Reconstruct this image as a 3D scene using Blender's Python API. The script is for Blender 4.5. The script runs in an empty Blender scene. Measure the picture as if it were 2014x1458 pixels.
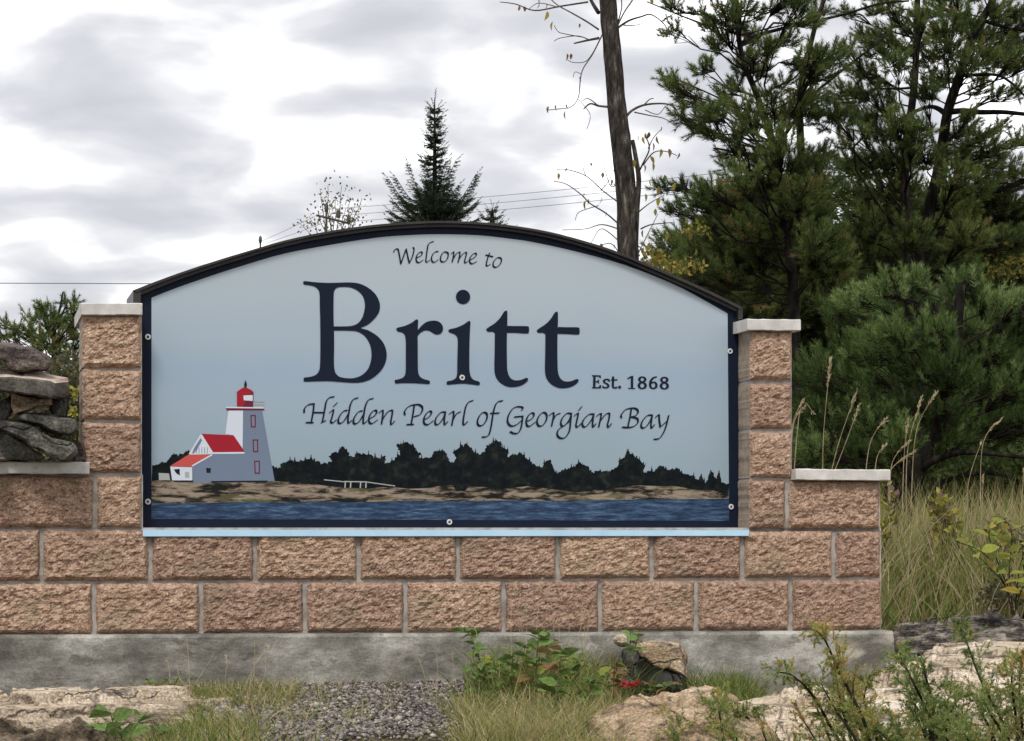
import bpy, math, random
import numpy as np
from mathutils import Vector, noise
from mathutils.geometry import tessellate_polygon, delaunay_2d_cdt

R = np.random.default_rng(11)
random.seed(5)
scene = bpy.context.scene
C = scene.collection
pi = math.pi

# ------------------------------------------------------------------ camera
FOC, PX, PY, CAMZ = 4000.0, 1007.0, 1055.0, 0.372      # focal length / principal point in photo pixels
cam_d = bpy.data.cameras.new('camera')
cam = bpy.data.objects.new('camera', cam_d)
C.objects.link(cam)
cam.location = (0, 0, CAMZ)
cam.rotation_euler = (pi / 2, 0, 0)
cam_d.sensor_width = 36
cam_d.lens = 36 * FOC / 2014
cam_d.shift_y = (PY - 729) / 2014
cam_d.clip_start = 0.1
cam_d.clip_end = 3000
scene.camera = cam

# ------------------------------------------------------------------ light
SUN = Vector((-0.10, -0.60, 0.78)).normalized()
world = bpy.data.worlds.new('World')
scene.world = world
world.use_nodes = True
nt = world.node_tree
nt.nodes.clear()
def N(t, kind, **kw):
    n = t.nodes.new(kind)
    for k, v in kw.items():
        setattr(n, k, v)
    return n
def math_node(t, op, a, b=None):
    n = N(t, 'ShaderNodeMath', operation=op)
    for i, v in enumerate((a, b)):
        if v is None: continue
        if isinstance(v, (int, float)): n.inputs[i].default_value = v
        else: t.links.new(v, n.inputs[i])
    return n.outputs[0]
tc = N(nt, 'ShaderNodeTexCoord')
sep = N(nt, 'ShaderNodeSeparateXYZ'); nt.links.new(tc.outputs['Generated'], sep.inputs[0])
zc = math_node(nt, 'ADD', math_node(nt, 'MAXIMUM', sep.outputs[2], 0.0), 0.22)
comb = N(nt, 'ShaderNodeCombineXYZ')
nt.links.new(math_node(nt, 'DIVIDE', sep.outputs[0], zc), comb.inputs[0])
nt.links.new(math_node(nt, 'DIVIDE', sep.outputs[1], zc), comb.inputs[1])
def ramp(t, fac, stops, con=1.0):
    stops = [(0.5 + (p - 0.5) * con, c) for p, c in stops]
    r = N(t, 'ShaderNodeValToRGB')
    e = r.color_ramp.elements
    while len(e) < len(stops): e.new(0.5)
    for i, (p, c) in enumerate(stops):
        e[i].position = p
        e[i].color = (c[0], c[1], c[2], 1) if not isinstance(c, (int, float)) else (c, c, c, 1)
    if fac is not None: t.links.new(fac, r.inputs[0])
    return r.outputs[0]
n1 = N(nt, 'ShaderNodeTexNoise'); n1.inputs['Scale'].default_value = 5.6; n1.inputs['Detail'].default_value = 5; n1.inputs['Roughness'].default_value = 0.42
n1.inputs['Distortion'].default_value = 0.25
nt.links.new(comb.outputs[0], n1.inputs['Vector'])
n1b = N(nt, 'ShaderNodeTexNoise'); n1b.inputs['Scale'].default_value = 1.1; n1b.inputs['Detail'].default_value = 2
nt.links.new(comb.outputs[0], n1b.inputs['Vector'])
fac = math_node(nt, 'ADD', math_node(nt, 'MULTIPLY', n1.outputs['Fac'], 0.88), math_node(nt, 'MULTIPLY', n1b.outputs['Fac'], 0.12))
cloud = ramp(nt, fac, [(0.34, (0.40, 0.40, 0.43)), (0.43, (0.455, 0.455, 0.48)), (0.50, (0.54, 0.54, 0.555)), (0.555, (0.68, 0.68, 0.69)), (0.62, (1.1, 1.1, 1.1)), (0.72, (1.8, 1.8, 1.8))])
sky = N(nt, 'ShaderNodeTexSky', sky_type='NISHITA')
sky.sun_disc = False
sky.sun_elevation = math.asin(SUN.z)
sky.sun_rotation = math.atan2(SUN.x, SUN.y)
bg1 = N(nt, 'ShaderNodeBackground'); bg1.inputs[1].default_value = 0.08
nt.links.new(sky.outputs[0], bg1.inputs[0])
bg2 = N(nt, 'ShaderNodeBackground'); bg2.inputs[1].default_value = 1.0
nt.links.new(cloud, bg2.inputs[0])
mixs = N(nt, 'ShaderNodeMixShader'); mixs.inputs[0].default_value = 0.93
nt.links.new(bg1.outputs[0], mixs.inputs[1]); nt.links.new(bg2.outputs[0], mixs.inputs[2])
wo = N(nt, 'ShaderNodeOutputWorld'); nt.links.new(mixs.outputs[0], wo.inputs[0])

sun_d = bpy.data.lights.new('sun', 'SUN')
sun_d.energy = 1.5
sun_d.angle = math.radians(14)
sun_d.color = (1.0, 0.96, 0.9)
sun = bpy.data.objects.new('sun', sun_d)
C.objects.link(sun)
sun.rotation_euler = SUN.to_track_quat('Z', 'Y').to_euler()
sun.location = SUN * 30

vs = scene.view_settings
vs.view_transform = 'Standard'; vs.look = 'None'; vs.gamma = 1; vs.use_curve_mapping = False
vs.exposure = 0.72
scene.cycles.max_bounces = 6
scene.cycles.transparent_max_bounces = 4

# ------------------------------------------------------------------ helpers: placing
TH = math.radians(15.15)
P0 = np.array([-1.756, 7.56]); TD = np.array([math.cos(TH), math.sin(TH)]); ND = np.array([-math.sin(TH), math.cos(TH)])
def at(px, py, Y):                      # a point at distance Y in front of the camera
    return Vector(((px - PX) / FOC * Y, Y, CAMZ + (PY - py) / FOC * Y))
def onwall(px, py, d=0.0):              # a point on the wall plane, d metres behind its face
    rx = (px - PX) / FOC
    s = (P0 @ ND + d) / (rx * ND[0] + ND[1])
    return Vector((s * rx, s, CAMZ + (PY - py) / FOC * s))
def wallY(X):
    return P0[1] + (X - P0[0]) * math.tan(TH)
def sm(a, b, x):
    t = np.clip((x - a) / (b - a), 0, 1)
    return t * t * (3 - 2 * t)
def gz(X, Y):                           # ground height
    X = np.asarray(X, float); Y = np.asarray(Y, float)
    zb = np.interp(X, [-2.5, -1.6, -1.0, 0.0, 0.5, 1.0, 1.6, 3], [-.24, -.21, -.2, -.195, -.22, -.28, -.3, -.26])
    t = (P0[1] + (X - P0[0]) * math.tan(TH)) - Y
    front = zb - 0.035 * np.clip(t, 0, 2.6) - 0.85 * sm(1.9, 5.0, t) - 0.16 * sm(0.5, 1.2, t) * sm(-0.9, -1.5, X)
    back = zb + (np.interp(X, [-3, 0, 1.5, 2.2], [-.02, 0, .0, 0.0]) - zb) * sm(0.1, 1.6, -t) + 0.0 * t
    z = np.where(t > 0, front, back)
    return z
def gpt(px, py):                        # the ground point seen at a pixel
    ys = np.linspace(4.8, 12, 500)
    X = (px - PX) / FOC * ys
    d = CAMZ + (PY - py) / FOC * ys - gz(X, ys)
    k = np.argmax(d < 0)
    return np.array([X[k], ys[k], gz(X[k], ys[k])])

# ------------------------------------------------------------------ helpers: materials
def val(s, v):
    s.default_value = (*v, 1) if isinstance(v, (tuple, list)) and len(v) == 3 else v
def mat(name, cols, scale=6.0, rough=0.85, bump=0.0, bscale=60.0, detail=6, stretch=None, spec=0.3, island=0.0, obrand=0.0, bdist=0.01, tone=None, translucent=0.0, nrough=0.6, distort=0.0, speck=None, voro=0.0, grain=0.0, gscale=150.0, crack=None):
    """cols: ramp stops over noise, or one colour"""
    m = bpy.data.materials.new(name); m.use_nodes = True
    t = m.node_tree; b = t.nodes['Principled BSDF']
    b.inputs['Roughness'].default_value = rough
    b.inputs['Specular IOR Level'].default_value = spec
    co = N(t, 'ShaderNodeTexCoord').outputs['Object']
    if stretch:
        mp = N(t, 'ShaderNodeMapping'); mp.inputs['Scale'].default_value = stretch
        t.links.new(co, mp.inputs[0]); co = mp.outputs[0]
    if tone:
        a = N(t, 'ShaderNodeAttribute', attribute_name='tone')
        col = ramp(t, a.outputs['Fac'], tone)
    elif isinstance(cols, list):
        nz = N(t, 'ShaderNodeTexNoise'); nz.inputs['Scale'].default_value = scale; nz.inputs['Detail'].default_value = detail
        nz.inputs['Roughness'].default_value = nrough; nz.inputs['Distortion'].default_value = distort
        t.links.new(co, nz.inputs['Vector'])
        col = ramp(t, nz.outputs['Fac'], cols, 0.62)
    else:
        rgb = N(t, 'ShaderNodeRGB'); rgb.outputs[0].default_value = (*cols, 1); col = rgb.outputs[0]
    if speck:
        for (sc, th, c, amt) in speck:
            nz = N(t, 'ShaderNodeTexNoise'); nz.inputs['Scale'].default_value = sc; nz.inputs['Detail'].default_value = 3
            t.links.new(co, nz.inputs['Vector'])
            k = ramp(t, nz.outputs['Fac'], [(0.5 + (th - 0.5) * 0.75, 0.0), (0.5 + (th + 0.06 - 0.5) * 0.75, amt)])
            mx = N(t, 'ShaderNodeMixRGB'); t.links.new(k, mx.inputs[0]); t.links.new(col, mx.inputs[1]); val(mx.inputs[2], c)
            col = mx.outputs[0]
    if grain:
        nz = N(t, 'ShaderNodeTexNoise'); nz.inputs['Scale'].default_value = gscale; nz.inputs['Detail'].default_value = 2
        t.links.new(N(t, 'ShaderNodeTexCoord').outputs['Object'], nz.inputs['Vector'])
        k = ramp(t, nz.outputs['Fac'], [(0.36, 1 - grain), (0.64, 1 + grain)])
        mx = N(t, 'ShaderNodeMixRGB', blend_type='MULTIPLY'); mx.inputs[0].default_value = 1.0
        t.links.new(col, mx.inputs[1]); t.links.new(k, mx.inputs[2]); col = mx.outputs[0]
    ch = None
    if crack:
        mp = N(t, 'ShaderNodeMapping'); mp.inputs['Scale'].default_value = crack[1]; mp.inputs['Rotation'].default_value = (0.1, 0.15, 0.3)
        nz = N(t, 'ShaderNodeTexNoise'); nz.inputs['Scale'].default_value = 3.0; nz.inputs['Detail'].default_value = 5
        oc = N(t, 'ShaderNodeTexCoord').outputs['Object']; t.links.new(oc, nz.inputs['Vector'])
        ma = N(t, 'ShaderNodeMixRGB', blend_type='ADD'); ma.inputs[0].default_value = 0.35; t.links.new(oc, ma.inputs[1]); t.links.new(nz.outputs['Color'], ma.inputs[2])
        t.links.new(ma.outputs[0], mp.inputs[0])
        vo = N(t, 'ShaderNodeTexVoronoi', feature='DISTANCE_TO_EDGE'); vo.inputs['Scale'].default_value = crack[0]; t.links.new(mp.outputs[0], vo.inputs['Vector'])
        ch = ramp(t, vo.outputs['Distance'], [(0.0, 0.0), (0.035, 1.0)])
        k = ramp(t, vo.outputs['Distance'], [(0.0, 0.22), (0.022, 1.0)])
        mx = N(t, 'ShaderNodeMixRGB', blend_type='MULTIPLY'); mx.inputs[0].default_value = crack[2]
        t.links.new(col, mx.inputs[1]); t.links.new(k, mx.inputs[2]); col = mx.outputs[0]
    for amt, src in ((island, 'geo'), (obrand, 'obj')):
        if amt:
            if src == 'geo': rnd = N(t, 'ShaderNodeNewGeometry').outputs['Random Per Island']
            else: rnd = N(t, 'ShaderNodeObjectInfo').outputs['Random']
            hs = N(t, 'ShaderNodeHueSaturation')
            v = math_node(t, 'ADD', math_node(t, 'MULTIPLY', rnd, 2 * amt), 1 - amt)
            t.links.new(v, hs.inputs['Value'])
            h = math_node(t, 'ADD', math_node(t, 'MULTIPLY', rnd, amt * 0.08), 0.5 - amt * 0.04)
            t.links.new(h, hs.inputs['Hue'])
            t.links.new(col, hs.inputs['Color']); col = hs.outputs[0]
    t.links.new(col, b.inputs['Base Color'])
    if bump:
        nz = N(t, 'ShaderNodeTexNoise'); nz.inputs['Scale'].default_value = bscale; nz.inputs['Detail'].default_value = 8; nz.inputs['Roughness'].default_value = 0.65
        t.links.new(co, nz.inputs['Vector'])
        h = nz.outputs['Fac']
        if voro:
            vo = N(t, 'ShaderNodeTexVoronoi'); vo.inputs['Scale'].default_value = voro
            t.links.new(co, vo.inputs['Vector'])
            h = math_node(t, 'ADD', h, math_node(t, 'MULTIPLY', vo.outputs['Distance'], 0.8))
        if ch is not None: h = math_node(t, 'ADD', h, math_node(t, 'MULTIPLY', ch, 0.7))
        bp = N(t, 'ShaderNodeBump'); bp.inputs['Strength'].default_value = bump; bp.inputs['Distance'].default_value = bdist
        t.links.new(h, bp.inputs['Height']); t.links.new(bp.outputs[0], b.inputs['Normal'])
    if translucent:
        tr = N(t, 'ShaderNodeBsdfTranslucent'); t.links.new(col, tr.inputs[0])
        ms = N(t, 'ShaderNodeMixShader'); ms.inputs[0].default_value = translucent
        out = t.nodes['Material Output']
        t.links.new(b.outputs[0], ms.inputs[1]); t.links.new(tr.outputs[0], ms.inputs[2]); t.links.new(ms.outputs[0], out.inputs[0])
    return m

# ------------------------------------------------------------------ helpers: objects
def root_loc(o):
    return np.zeros(3) if o is None else np.array(o['_w'])
def mesh_data(name, V, F, mats, smooth=False, mi=None, tone=None):
    me = bpy.data.meshes.new(name)
    V = np.asarray(V, dtype=np.float32).reshape(-1, 3)
    if isinstance(F, np.ndarray):
        k = F.shape[1]
        me.vertices.add(len(V)); me.vertices.foreach_set('co', V.ravel())
        me.loops.add(F.size); me.loops.foreach_set('vertex_index', F.astype(np.int32).ravel())
        me.polygons.add(len(F)); me.polygons.foreach_set('loop_start', np.arange(0, F.size, k, dtype=np.int32))
        me.update(calc_edges=True)
    else:
        me.from_pydata([tuple(map(float, v)) for v in V], [], [tuple(map(int, f)) for f in F]); me.update()
    for m in (mats if isinstance(mats, (list, tuple)) else [mats]): me.materials.append(m)
    if mi is not None: me.polygons.foreach_set('material_index', np.asarray(mi, np.int32))
    if smooth: me.polygons.foreach_set('use_smooth', np.ones(len(me.polygons), bool))
    if tone is not None:
        a = me.attributes.new('tone', 'FLOAT', 'FACE'); a.data.foreach_set('value', np.asarray(tone, np.float32))
    return me
def obj(name, V, F, mats, parent=None, smooth=False, mi=None, tone=None, loc=None, kind=None, label=None, cat=None, group=None):
    """one mesh object; V in world coordinates"""
    V = np.asarray(V, float).reshape(-1, 3)
    if loc is None:
        loc = root_loc(parent) if parent is not None else np.array([V[:, 0].mean(), V[:, 1].mean(), V[:, 2].min()])
    loc = np.asarray(loc, float)
    o = bpy.data.objects.new(name, mesh_data(name, V - loc, F, mats, smooth, mi, tone))
    C.objects.link(o)
    if parent is not None:
        o.parent = parent; o.location = Vector(loc - root_loc(parent))
    else:
        o.location = Vector(loc)
    o['_w'] = [float(x) for x in loc]
    tag(o, label, cat, group, kind)
    return o
def tag(o, label=None, cat=None, group=None, kind=None):
    for k, v in (('label', label), ('category', cat), ('group', group), ('kind', kind)):
        if v: o[k] = v
    return o
def thing(name, loc, label, cat, group=None):
    o = bpy.data.objects.new(name, None); C.objects.link(o)
    o.empty_display_size = 0.1
    o.location = Vector(loc); o['_w'] = [float(x) for x in loc]
    return tag(o, label, cat, group)

class MB:                                # collects pieces into one mesh
    def __init__(s): s.V = []; s.F = []; s.n = 0; s.mi = []
    def add(s, V, F, m=0):
        s.V.append(np.asarray(V, float).reshape(-1, 3))
        for f in F: s.F.append([int(i) + s.n for i in f]); s.mi.append(m)
        s.n += len(s.V[-1])
        return s
    def build(s, name, mats, parent=None, **kw):
        return obj(name, np.concatenate(s.V), s.F, mats, parent, mi=s.mi, **kw)
def box8(p):                             # 8 points: front bl br tr tl, back bl br tr tl
    return p, [(0, 1, 2, 3), (5, 4, 7, 6), (1, 5, 6, 2), (4, 0, 3, 7), (3, 2, 6, 7), (4, 5, 1, 0)]
def wbox(px0, py0, px1, py1, d0, d1, dy0=0.0, dy1=0.0):
    """box on the wall plane between two pixels; dy: extra photo pixels of height at the right edge"""
    q = [onwall(px0, py1, d0), onwall(px1, py1 + dy1, d0), onwall(px1, py0 + dy0, d0), onwall(px0, py0, d0)]
    back = [v + Vector((ND[0], ND[1], 0)) * (d1 - d0) for v in q]
    return box8([tuple(v) for v in q + back])
def tube(pts, rad, sides=6, cap=True):
    P = np.asarray([tuple(p) for p in pts], float); n = len(P)
    rad = np.asarray(rad, float) if np.ndim(rad) else np.full(n, rad)
    T = np.gradient(P, axis=0); T /= np.linalg.norm(T, axis=1)[:, None] + 1e-9
    ref = np.array([0, 0, 1.0]) if abs(T[0, 2]) < 0.8 else np.array([1.0, 0, 0])
    V = []
    for i in range(n):
        a = np.cross(T[i], ref); a /= np.linalg.norm(a) + 1e-9; b = np.cross(T[i], a)
        for k in range(sides):
            th = 2 * pi * k / sides
            V.append(P[i] + rad[i] * (a * math.cos(th) + b * math.sin(th)))
    F = [(i * sides + k, i * sides + (k + 1) % sides, (i + 1) * sides + (k + 1) % sides, (i + 1) * sides + k) for i in range(n - 1) for k in range(sides)]
    if cap: F += [tuple(range(sides))[::-1], tuple((n - 1) * sides + k for k in range(sides))]
    return np.array(V), F
def spline(P, n=8, closed=False):        # Catmull-Rom through the points
    P = np.asarray([tuple(p) for p in P], float)
    m = len(P); out = []
    rng = range(m if closed else m - 1)
    for i in rng:
        if closed: a, b, c, d = P[i - 1], P[i], P[(i + 1) % m], P[(i + 2) % m]
        else: a, b, c, d = P[max(i - 1, 0)], P[i], P[i + 1], P[min(i + 2, m - 1)]
        for k in range(n):
            t = k / n
            out.append(0.5 * (2 * b + (c - a) * t + (2 * a - 5 * b + 4 * c - d) * t * t + (3 * b - a - 3 * c + d) * t ** 3))
    if not closed: out.append(P[-1])
    return np.array(out)
def ccw(p):
    q = np.asarray([(v[0], v[1]) for v in p], float); x, y = q[:, 0], q[:, 1]
    return p if (x * np.roll(y, -1) - y * np.roll(x, -1)).sum() > 0 else list(p)[::-1]
def fbm(p, o=4):
    return noise.fractal(Vector(p), 1.0, 2.0, o, noise_basis='PERLIN_ORIGINAL')
# ================================================================== materials
m_block = mat('split_face_block', [(0.28, (0.20, 0.120, 0.082)), (0.42, (0.315, 0.200, 0.141)), (0.55, (0.40, 0.268, 0.192)), (0.72, (0.52, 0.385, 0.29))],
              scale=42, detail=8, nrough=0.75, rough=0.95, bump=0.6, bscale=120, bdist=0.011, spec=0.1, obrand=0.13, voro=110, grain=0.18, gscale=230,
              speck=[(95, 0.64, (0.58, 0.46, 0.36), 0.7), (75, 0.64, (0.07, 0.042, 0.03), 0.6), (5, 0.58, (0.27, 0.205, 0.14), 0.45)])
m_side = mat('sawn_block_side', [(0.35, (0.27, 0.215, 0.165)), (0.65, (0.36, 0.29, 0.225))], scale=30, rough=0.9, bump=0.25, bscale=120, bdist=0.004)
m_mortar = mat('mortar', [(0.3, (0.25, 0.225, 0.20)), (0.6, (0.40, 0.37, 0.34))], scale=18, rough=0.95, bump=0.5, bscale=90, bdist=0.006)
m_conc = mat('footing_concrete', [(0.30, (0.11, 0.104, 0.09)), (0.44, (0.185, 0.176, 0.152)), (0.57, (0.275, 0.262, 0.232)), (0.72, (0.44, 0.42, 0.38))],
             scale=4.2, detail=10, nrough=0.7, rough=0.92, bump=0.5, bscale=60, bdist=0.006, stretch=(0.8, 0.8, 1.7), distort=0.1, grain=0.14, gscale=130,
             speck=[(2.6, 0.66, (0.50, 0.46, 0.39), 0.6), (11, 0.66, (0.06, 0.058, 0.05), 0.5)])
m_cap = mat('cap_stone', [(0.3, (0.47, 0.45, 0.42)), (0.55, (0.58, 0.56, 0.53)), (0.75, (0.66, 0.645, 0.615))], scale=9, detail=8, rough=0.9, bump=0.25, bscale=120, bdist=0.003,
            speck=[(30, 0.68, (0.30, 0.28, 0.25), 0.5)])
m_navy = mat('navy_print', (0.006, 0.0105, 0.026), rough=0.5, spec=0.15)
m_hood = mat('dark_bronze_metal', [(0.3, (0.018, 0.016, 0.017)), (0.7, (0.034, 0.03, 0.03))], scale=14, rough=0.45, spec=0.4)
m_flash = mat('pale_blue_flashing', [(0.3, (0.40, 0.62, 0.80)), (0.7, (0.47, 0.69, 0.86))], scale=5, rough=0.4, spec=0.4)
m_washer = mat('zinc_washer', (0.62, 0.62, 0.62), rough=0.4)
m_bolt = mat('bolt_head', (0.05, 0.05, 0.055), rough=0.5)

# the printed sky of the sign: a printed vertical blend with faint blotches
def sign_sky():
    m = mat('printed_sky', (0.4, 0.5, 0.6), rough=0.4, spec=0.35)
    t = m.node_tree; b = t.nodes['Principled BSDF']
    co = N(t, 'ShaderNodeTexCoord'); s = N(t, 'ShaderNodeSeparateXYZ'); t.links.new(co.outputs['Object'], s.inputs[0])
    nz = N(t, 'ShaderNodeTexNoise'); nz.inputs['Scale'].default_value = 2.2; nz.inputs['Detail'].default_value = 3
    t.links.new(co.outputs['Object'], nz.inputs['Vector'])
    h = math_node(t, 'ADD', math_node(t, 'MULTIPLY', s.outputs[2], 0.82), math_node(t, 'MULTIPLY', math_node(t, 'SUBTRACT', nz.outputs['Fac'], 0.5), 0.16))
    c = ramp(t, h, [(0.18, (0.265, 0.345, 0.40)), (0.40, (0.305, 0.39, 0.465)), (0.515, (0.30, 0.39, 0.485)), (0.60, (0.345, 0.42, 0.495)), (0.78, (0.39, 0.46, 0.515)), (0.95, (0.42, 0.48, 0.515))])
    t.links.new(c, b.inputs['Base Color'])
    return m
m_psky = sign_sky()
m_pwater = mat('printed_water', [(0.30, (0.008, 0.02, 0.05)), (0.48, (0.018, 0.044, 0.098)), (0.62, (0.042, 0.085, 0.155)), (0.78, (0.10, 0.16, 0.24))], scale=26, detail=6, stretch=(0.55, 0.55, 3.6), rough=0.42, nrough=0.7)
m_pshore = mat('printed_shore', [(0.38, (0.012, 0.012, 0.012)), (0.46, (0.05, 0.042, 0.033)), (0.52, (0.16, 0.125, 0.09)), (0.62, (0.28, 0.225, 0.17))], scale=11, detail=9, stretch=(0.8, 0.8, 4.2), rough=0.42, nrough=0.68, distort=0.4, spec=0.1,
               speck=[(8, 0.62, (0.10, 0.095, 0.045), 0.7)])
m_ptree = mat('printed_trees', [(0.35, (0.0045, 0.0065, 0.009)), (0.6, (0.008, 0.012, 0.012)), (0.75, (0.02, 0.025, 0.02))], scale=30, rough=0.5, spec=0.08)
P = lambda n, c: mat('print_' + n, c, rough=0.5, spec=0.12)
m_pwhite = P('white', (0.58, 0.62, 0.70)); m_pgrey = P('grey_blue', (0.155, 0.20, 0.275)); m_pred = P('red', (0.32, 0.016, 0.03))
m_pcoral = P('coral', (0.50, 0.085, 0.075)); m_pmaroon = P('maroon', (0.14, 0.02, 0.04)); m_pdark = P('dark', (0.012, 0.015, 0.022)); m_ppale = P('pale', (0.36, 0.37, 0.36))

# ================================================================== ground
def build_ground():
    xs = np.unique(np.concatenate([np.linspace(-2.6, 2.8, 136), np.linspace(-12, -2.6, 30), np.linspace(2.8, 12, 30), np.array([-600, -200, -80, -35, -20, 20, 35, 80, 200, 600.])]))
    ys = np.unique(np.concatenate([np.linspace(4.6, 10, 136), np.linspace(-6, 4.6, 22), np.linspace(10, 24, 36), np.array([-600, -150, -40, -15, 32, 45, 80, 200, 600.])]))
    X, Y = np.meshgrid(xs, ys)
    Z = gz(X, Y)
    Z = np.where(Y > 14, Z - 0.0, Z)
    for i in range(len(ys)):
        for j in range(len(xs)):
            if abs(X[i, j]) < 14 and -5 < Y[i, j] < 26:
                Z[i, j] += 0.018 * fbm((X[i, j] * 2.3, Y[i, j] * 2.3, 0), 5)
    V = np.stack([X, Y, Z], -1).reshape(-1, 3)
    nx = len(xs)
    F = np.array([(i * nx + j, i * nx + j + 1, (i + 1) * nx + j + 1, (i + 1) * nx + j) for i in range(len(ys) - 1) for j in range(nx - 1)])
    m = mat('soil_and_thatch', [(0.30, (0.035, 0.03, 0.022)), (0.45, (0.085, 0.07, 0.048)), (0.58, (0.14, 0.115, 0.075)), (0.72, (0.085, 0.095, 0.04))], scale=9, detail=10, nrough=0.75, rough=1, bump=0.9, bscale=45, bdist=0.03, spec=0.05)
    obj('ground', V, F, m, kind='structure', smooth=True, loc=(0, 0, 0))
build_ground()

# ================================================================== wall
wall_root = thing('block_wall', tuple(onwall(870, 1390, 0.2)), 'long tan split-face block wall with two pillars and pale cap stones, holding the welcome sign', 'wall')

def block(px0, py0, px1, py1, yl=0.0, yr=0.0, depth=0.2, side_l=False, side_r=False, d0=0.0, seed=0, name='block'):
    """rough split-face block between two pixels on the face; yl/yr shift the left/right edges down (photo pixels)"""
    w = (px1 - px0) / 510.0; h = (py1 - py0) / 510.0
    nx, ny = max(6, int(w / 0.0075)), max(6, int(h / 0.0075))
    V = []; n = Vector((ND[0], ND[1], 0))
    for j in range(ny + 1):
        v = j / ny
        for i in range(nx + 1):
            u = i / nx
            edge = min(u * w, (1 - u) * w, v * h, (1 - v) * h)
            px = px0 + (px1 - px0) * u; py = py1 + (py0 - py1) * v + yl + (yr - yl) * u
            jx = 2.4 * fbm((seed * 3.1 + py * 0.05, px * 0.05, 1), 3) if (i in (0, nx)) else 0
            jy = 2.4 * fbm((px * 0.05, seed * 1.7 + py * 0.05, 4), 3) if (j in (0, ny)) else 0
            q = onwall(px + jx, py + jy, d0)
            k = min(1.0, edge / 0.02)
            a = fbm((q.x * 10 + seed, q.z * 16, q.y * 10), 2)
            b = fbm((q.x * 42, q.z * 66 + seed, q.y * 42), 5)
            rel = 0.020 * (1 - (1 - k) ** 2) - 0.006
            rel += k * (0.0065 * a + 0.0078 * b)
            V.append(q - n * rel)
    F = [(j * (nx + 1) + i, j * (nx + 1) + i + 1, (j + 1) * (nx + 1) + i + 1, (j + 1) * (nx + 1) + i) for j in range(ny) for i in range(nx)]
    mi = [0] * len(F)
    # body behind the face
    ring = [i for i in range(nx + 1)] + [j * (nx + 1) + nx for j in range(1, ny + 1)] + [ny * (nx + 1) + i for i in range(nx - 1, -1, -1)] + [j * (nx + 1) for j in range(ny - 1, 0, -1)]
    base = len(V)
    for r in ring: V.append(V[r] + n * (depth + 0.006))
    m = len(ring)
    for k in range(m):
        F.append((ring[k], base + k, base + (k + 1) % m, ring[(k + 1) % m])); mi.append(1)
    F.append(tuple(base + k for k in range(m))[::-1]); mi.append(1)
    return obj(name, [tuple(v) for v in V], F, [m_block, m_side], wall_root, mi=mi)

def line(pts):                           # y of a course line at any x
    xs, ys = zip(*pts)
    return lambda x: float(np.interp(x, xs, ys)) if xs[0] <= x <= xs[-1] else (ys[0] + (x - xs[0]) * (ys[1] - ys[0]) / (xs[1] - xs[0]) if x < xs[0] else ys[-1] + (x - xs[-1]) * (ys[-1] - ys[-2]) / (xs[-1] - xs[-2]))
G = 9.0                                   # joint width in photo pixels
def course(joints, top, bot, skip=(), seed=0):
    for k, (a, b) in enumerate(zip(joints[:-1], joints[1:])):
        if k in skip: continue
        x0, x1 = a + G / 2, b - G / 2
        t0, t1, b0, b1 = top(x0), top(x1), bot(x0), bot(x1)
        o = block(x0, t0, x1, b0, 0, 0, seed=seed + k)
        # shear to the right-hand heights
        me = o.data; loc = Vector(o['_w'])
        for v in me.vertices:
            w = v.co + loc
            s = (w.y * 0 + ((w.x / w.y * FOC + PX) - x0) / (x1 - x0))
            py = PY - (w.z - CAMZ) / w.y * FOC
            f = (py - t0) / (b0 - t0)
            npy = py + max(0, min(1, s)) * ((t1 - t0) * (1 - f) + (b1 - b0) * f)
            v.co.z = CAMZ + (PY - npy) / FOC * w.y - loc.z
        me.update()
c1t = line([(0, 1149), (870, 1145), (1734, 1141)]); c1b = line([(0, 1247), (870, 1242), (1734, 1238)])
c2t = line([(0, 1043), (870, 1044), (1734, 1046)]); c2b = line([(0, 1143), (870, 1139), (1734, 1135)])
c3t = line([(0, 936), (280, 939), (1460, 945), (1730, 946)]); c3b = line([(0, 1037), (280, 1037), (1460, 1039), (1730, 1039)])
course([-690, -470, -250, -30, 185, 396, 600, 798, 991, 1181, 1370, 1556, 1738], c1t, c1b, seed=10)
course([-580, -360, -140, 82, 296, 502, 706, 902, 1098, 1283, 1461, 1641, 1736], c2t, c2b, seed=40)
course([-460, -245, -30, 187, 283], c3t, c3b, seed=70)
course([1470, 1549, 1734], c3t, c3b, seed=80)
for k, (a, b) in enumerate(((832, 930), (728, 826), (618, 723))):
    course([158, 282], line([(160, a - 1), (280, a + 1)]), line([(160, b - 1), (280, b + 1)]), seed=90 + k)
for k, (a, b) in enumerate(((851, 940), (755, 843), (650, 747))):
    course([1470, 1562], line([(1470, a), (1560, a + 1)]), line([(1470, b), (1560, b + 1)]), seed=95 + k)

# mortar: beds and uprights slightly behind the face, core behind
mb = MB()
q = lambda x0, y0, x1, y1, d0, d1: mb.add(*wbox(x0, y0, x1, y1, d0, d1))
mb.add(*wbox(-700, 1038, 1733, 1252, 0.010, 0.19, dy0=0, dy1=-12))
mb.add(*wbox(-470, 934, 281, 1040, 0.010, 0.19))
mb.add(*wbox(1474, 943, 1731, 1047, 0.010, 0.19))
mb.add(*wbox(166, 620, 279, 938, 0.008, 0.30)); mb.add(*wbox(1475, 648, 1557, 948, 0.008, 0.30))
mb.build('mortar', m_mortar, wall_root)
# backing behind the sign
mb = MB(); mb.add(*wbox(284, 640, 1458, 1044, 0.34, 0.39)); mb.build('backing', m_side, wall_root)

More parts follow.
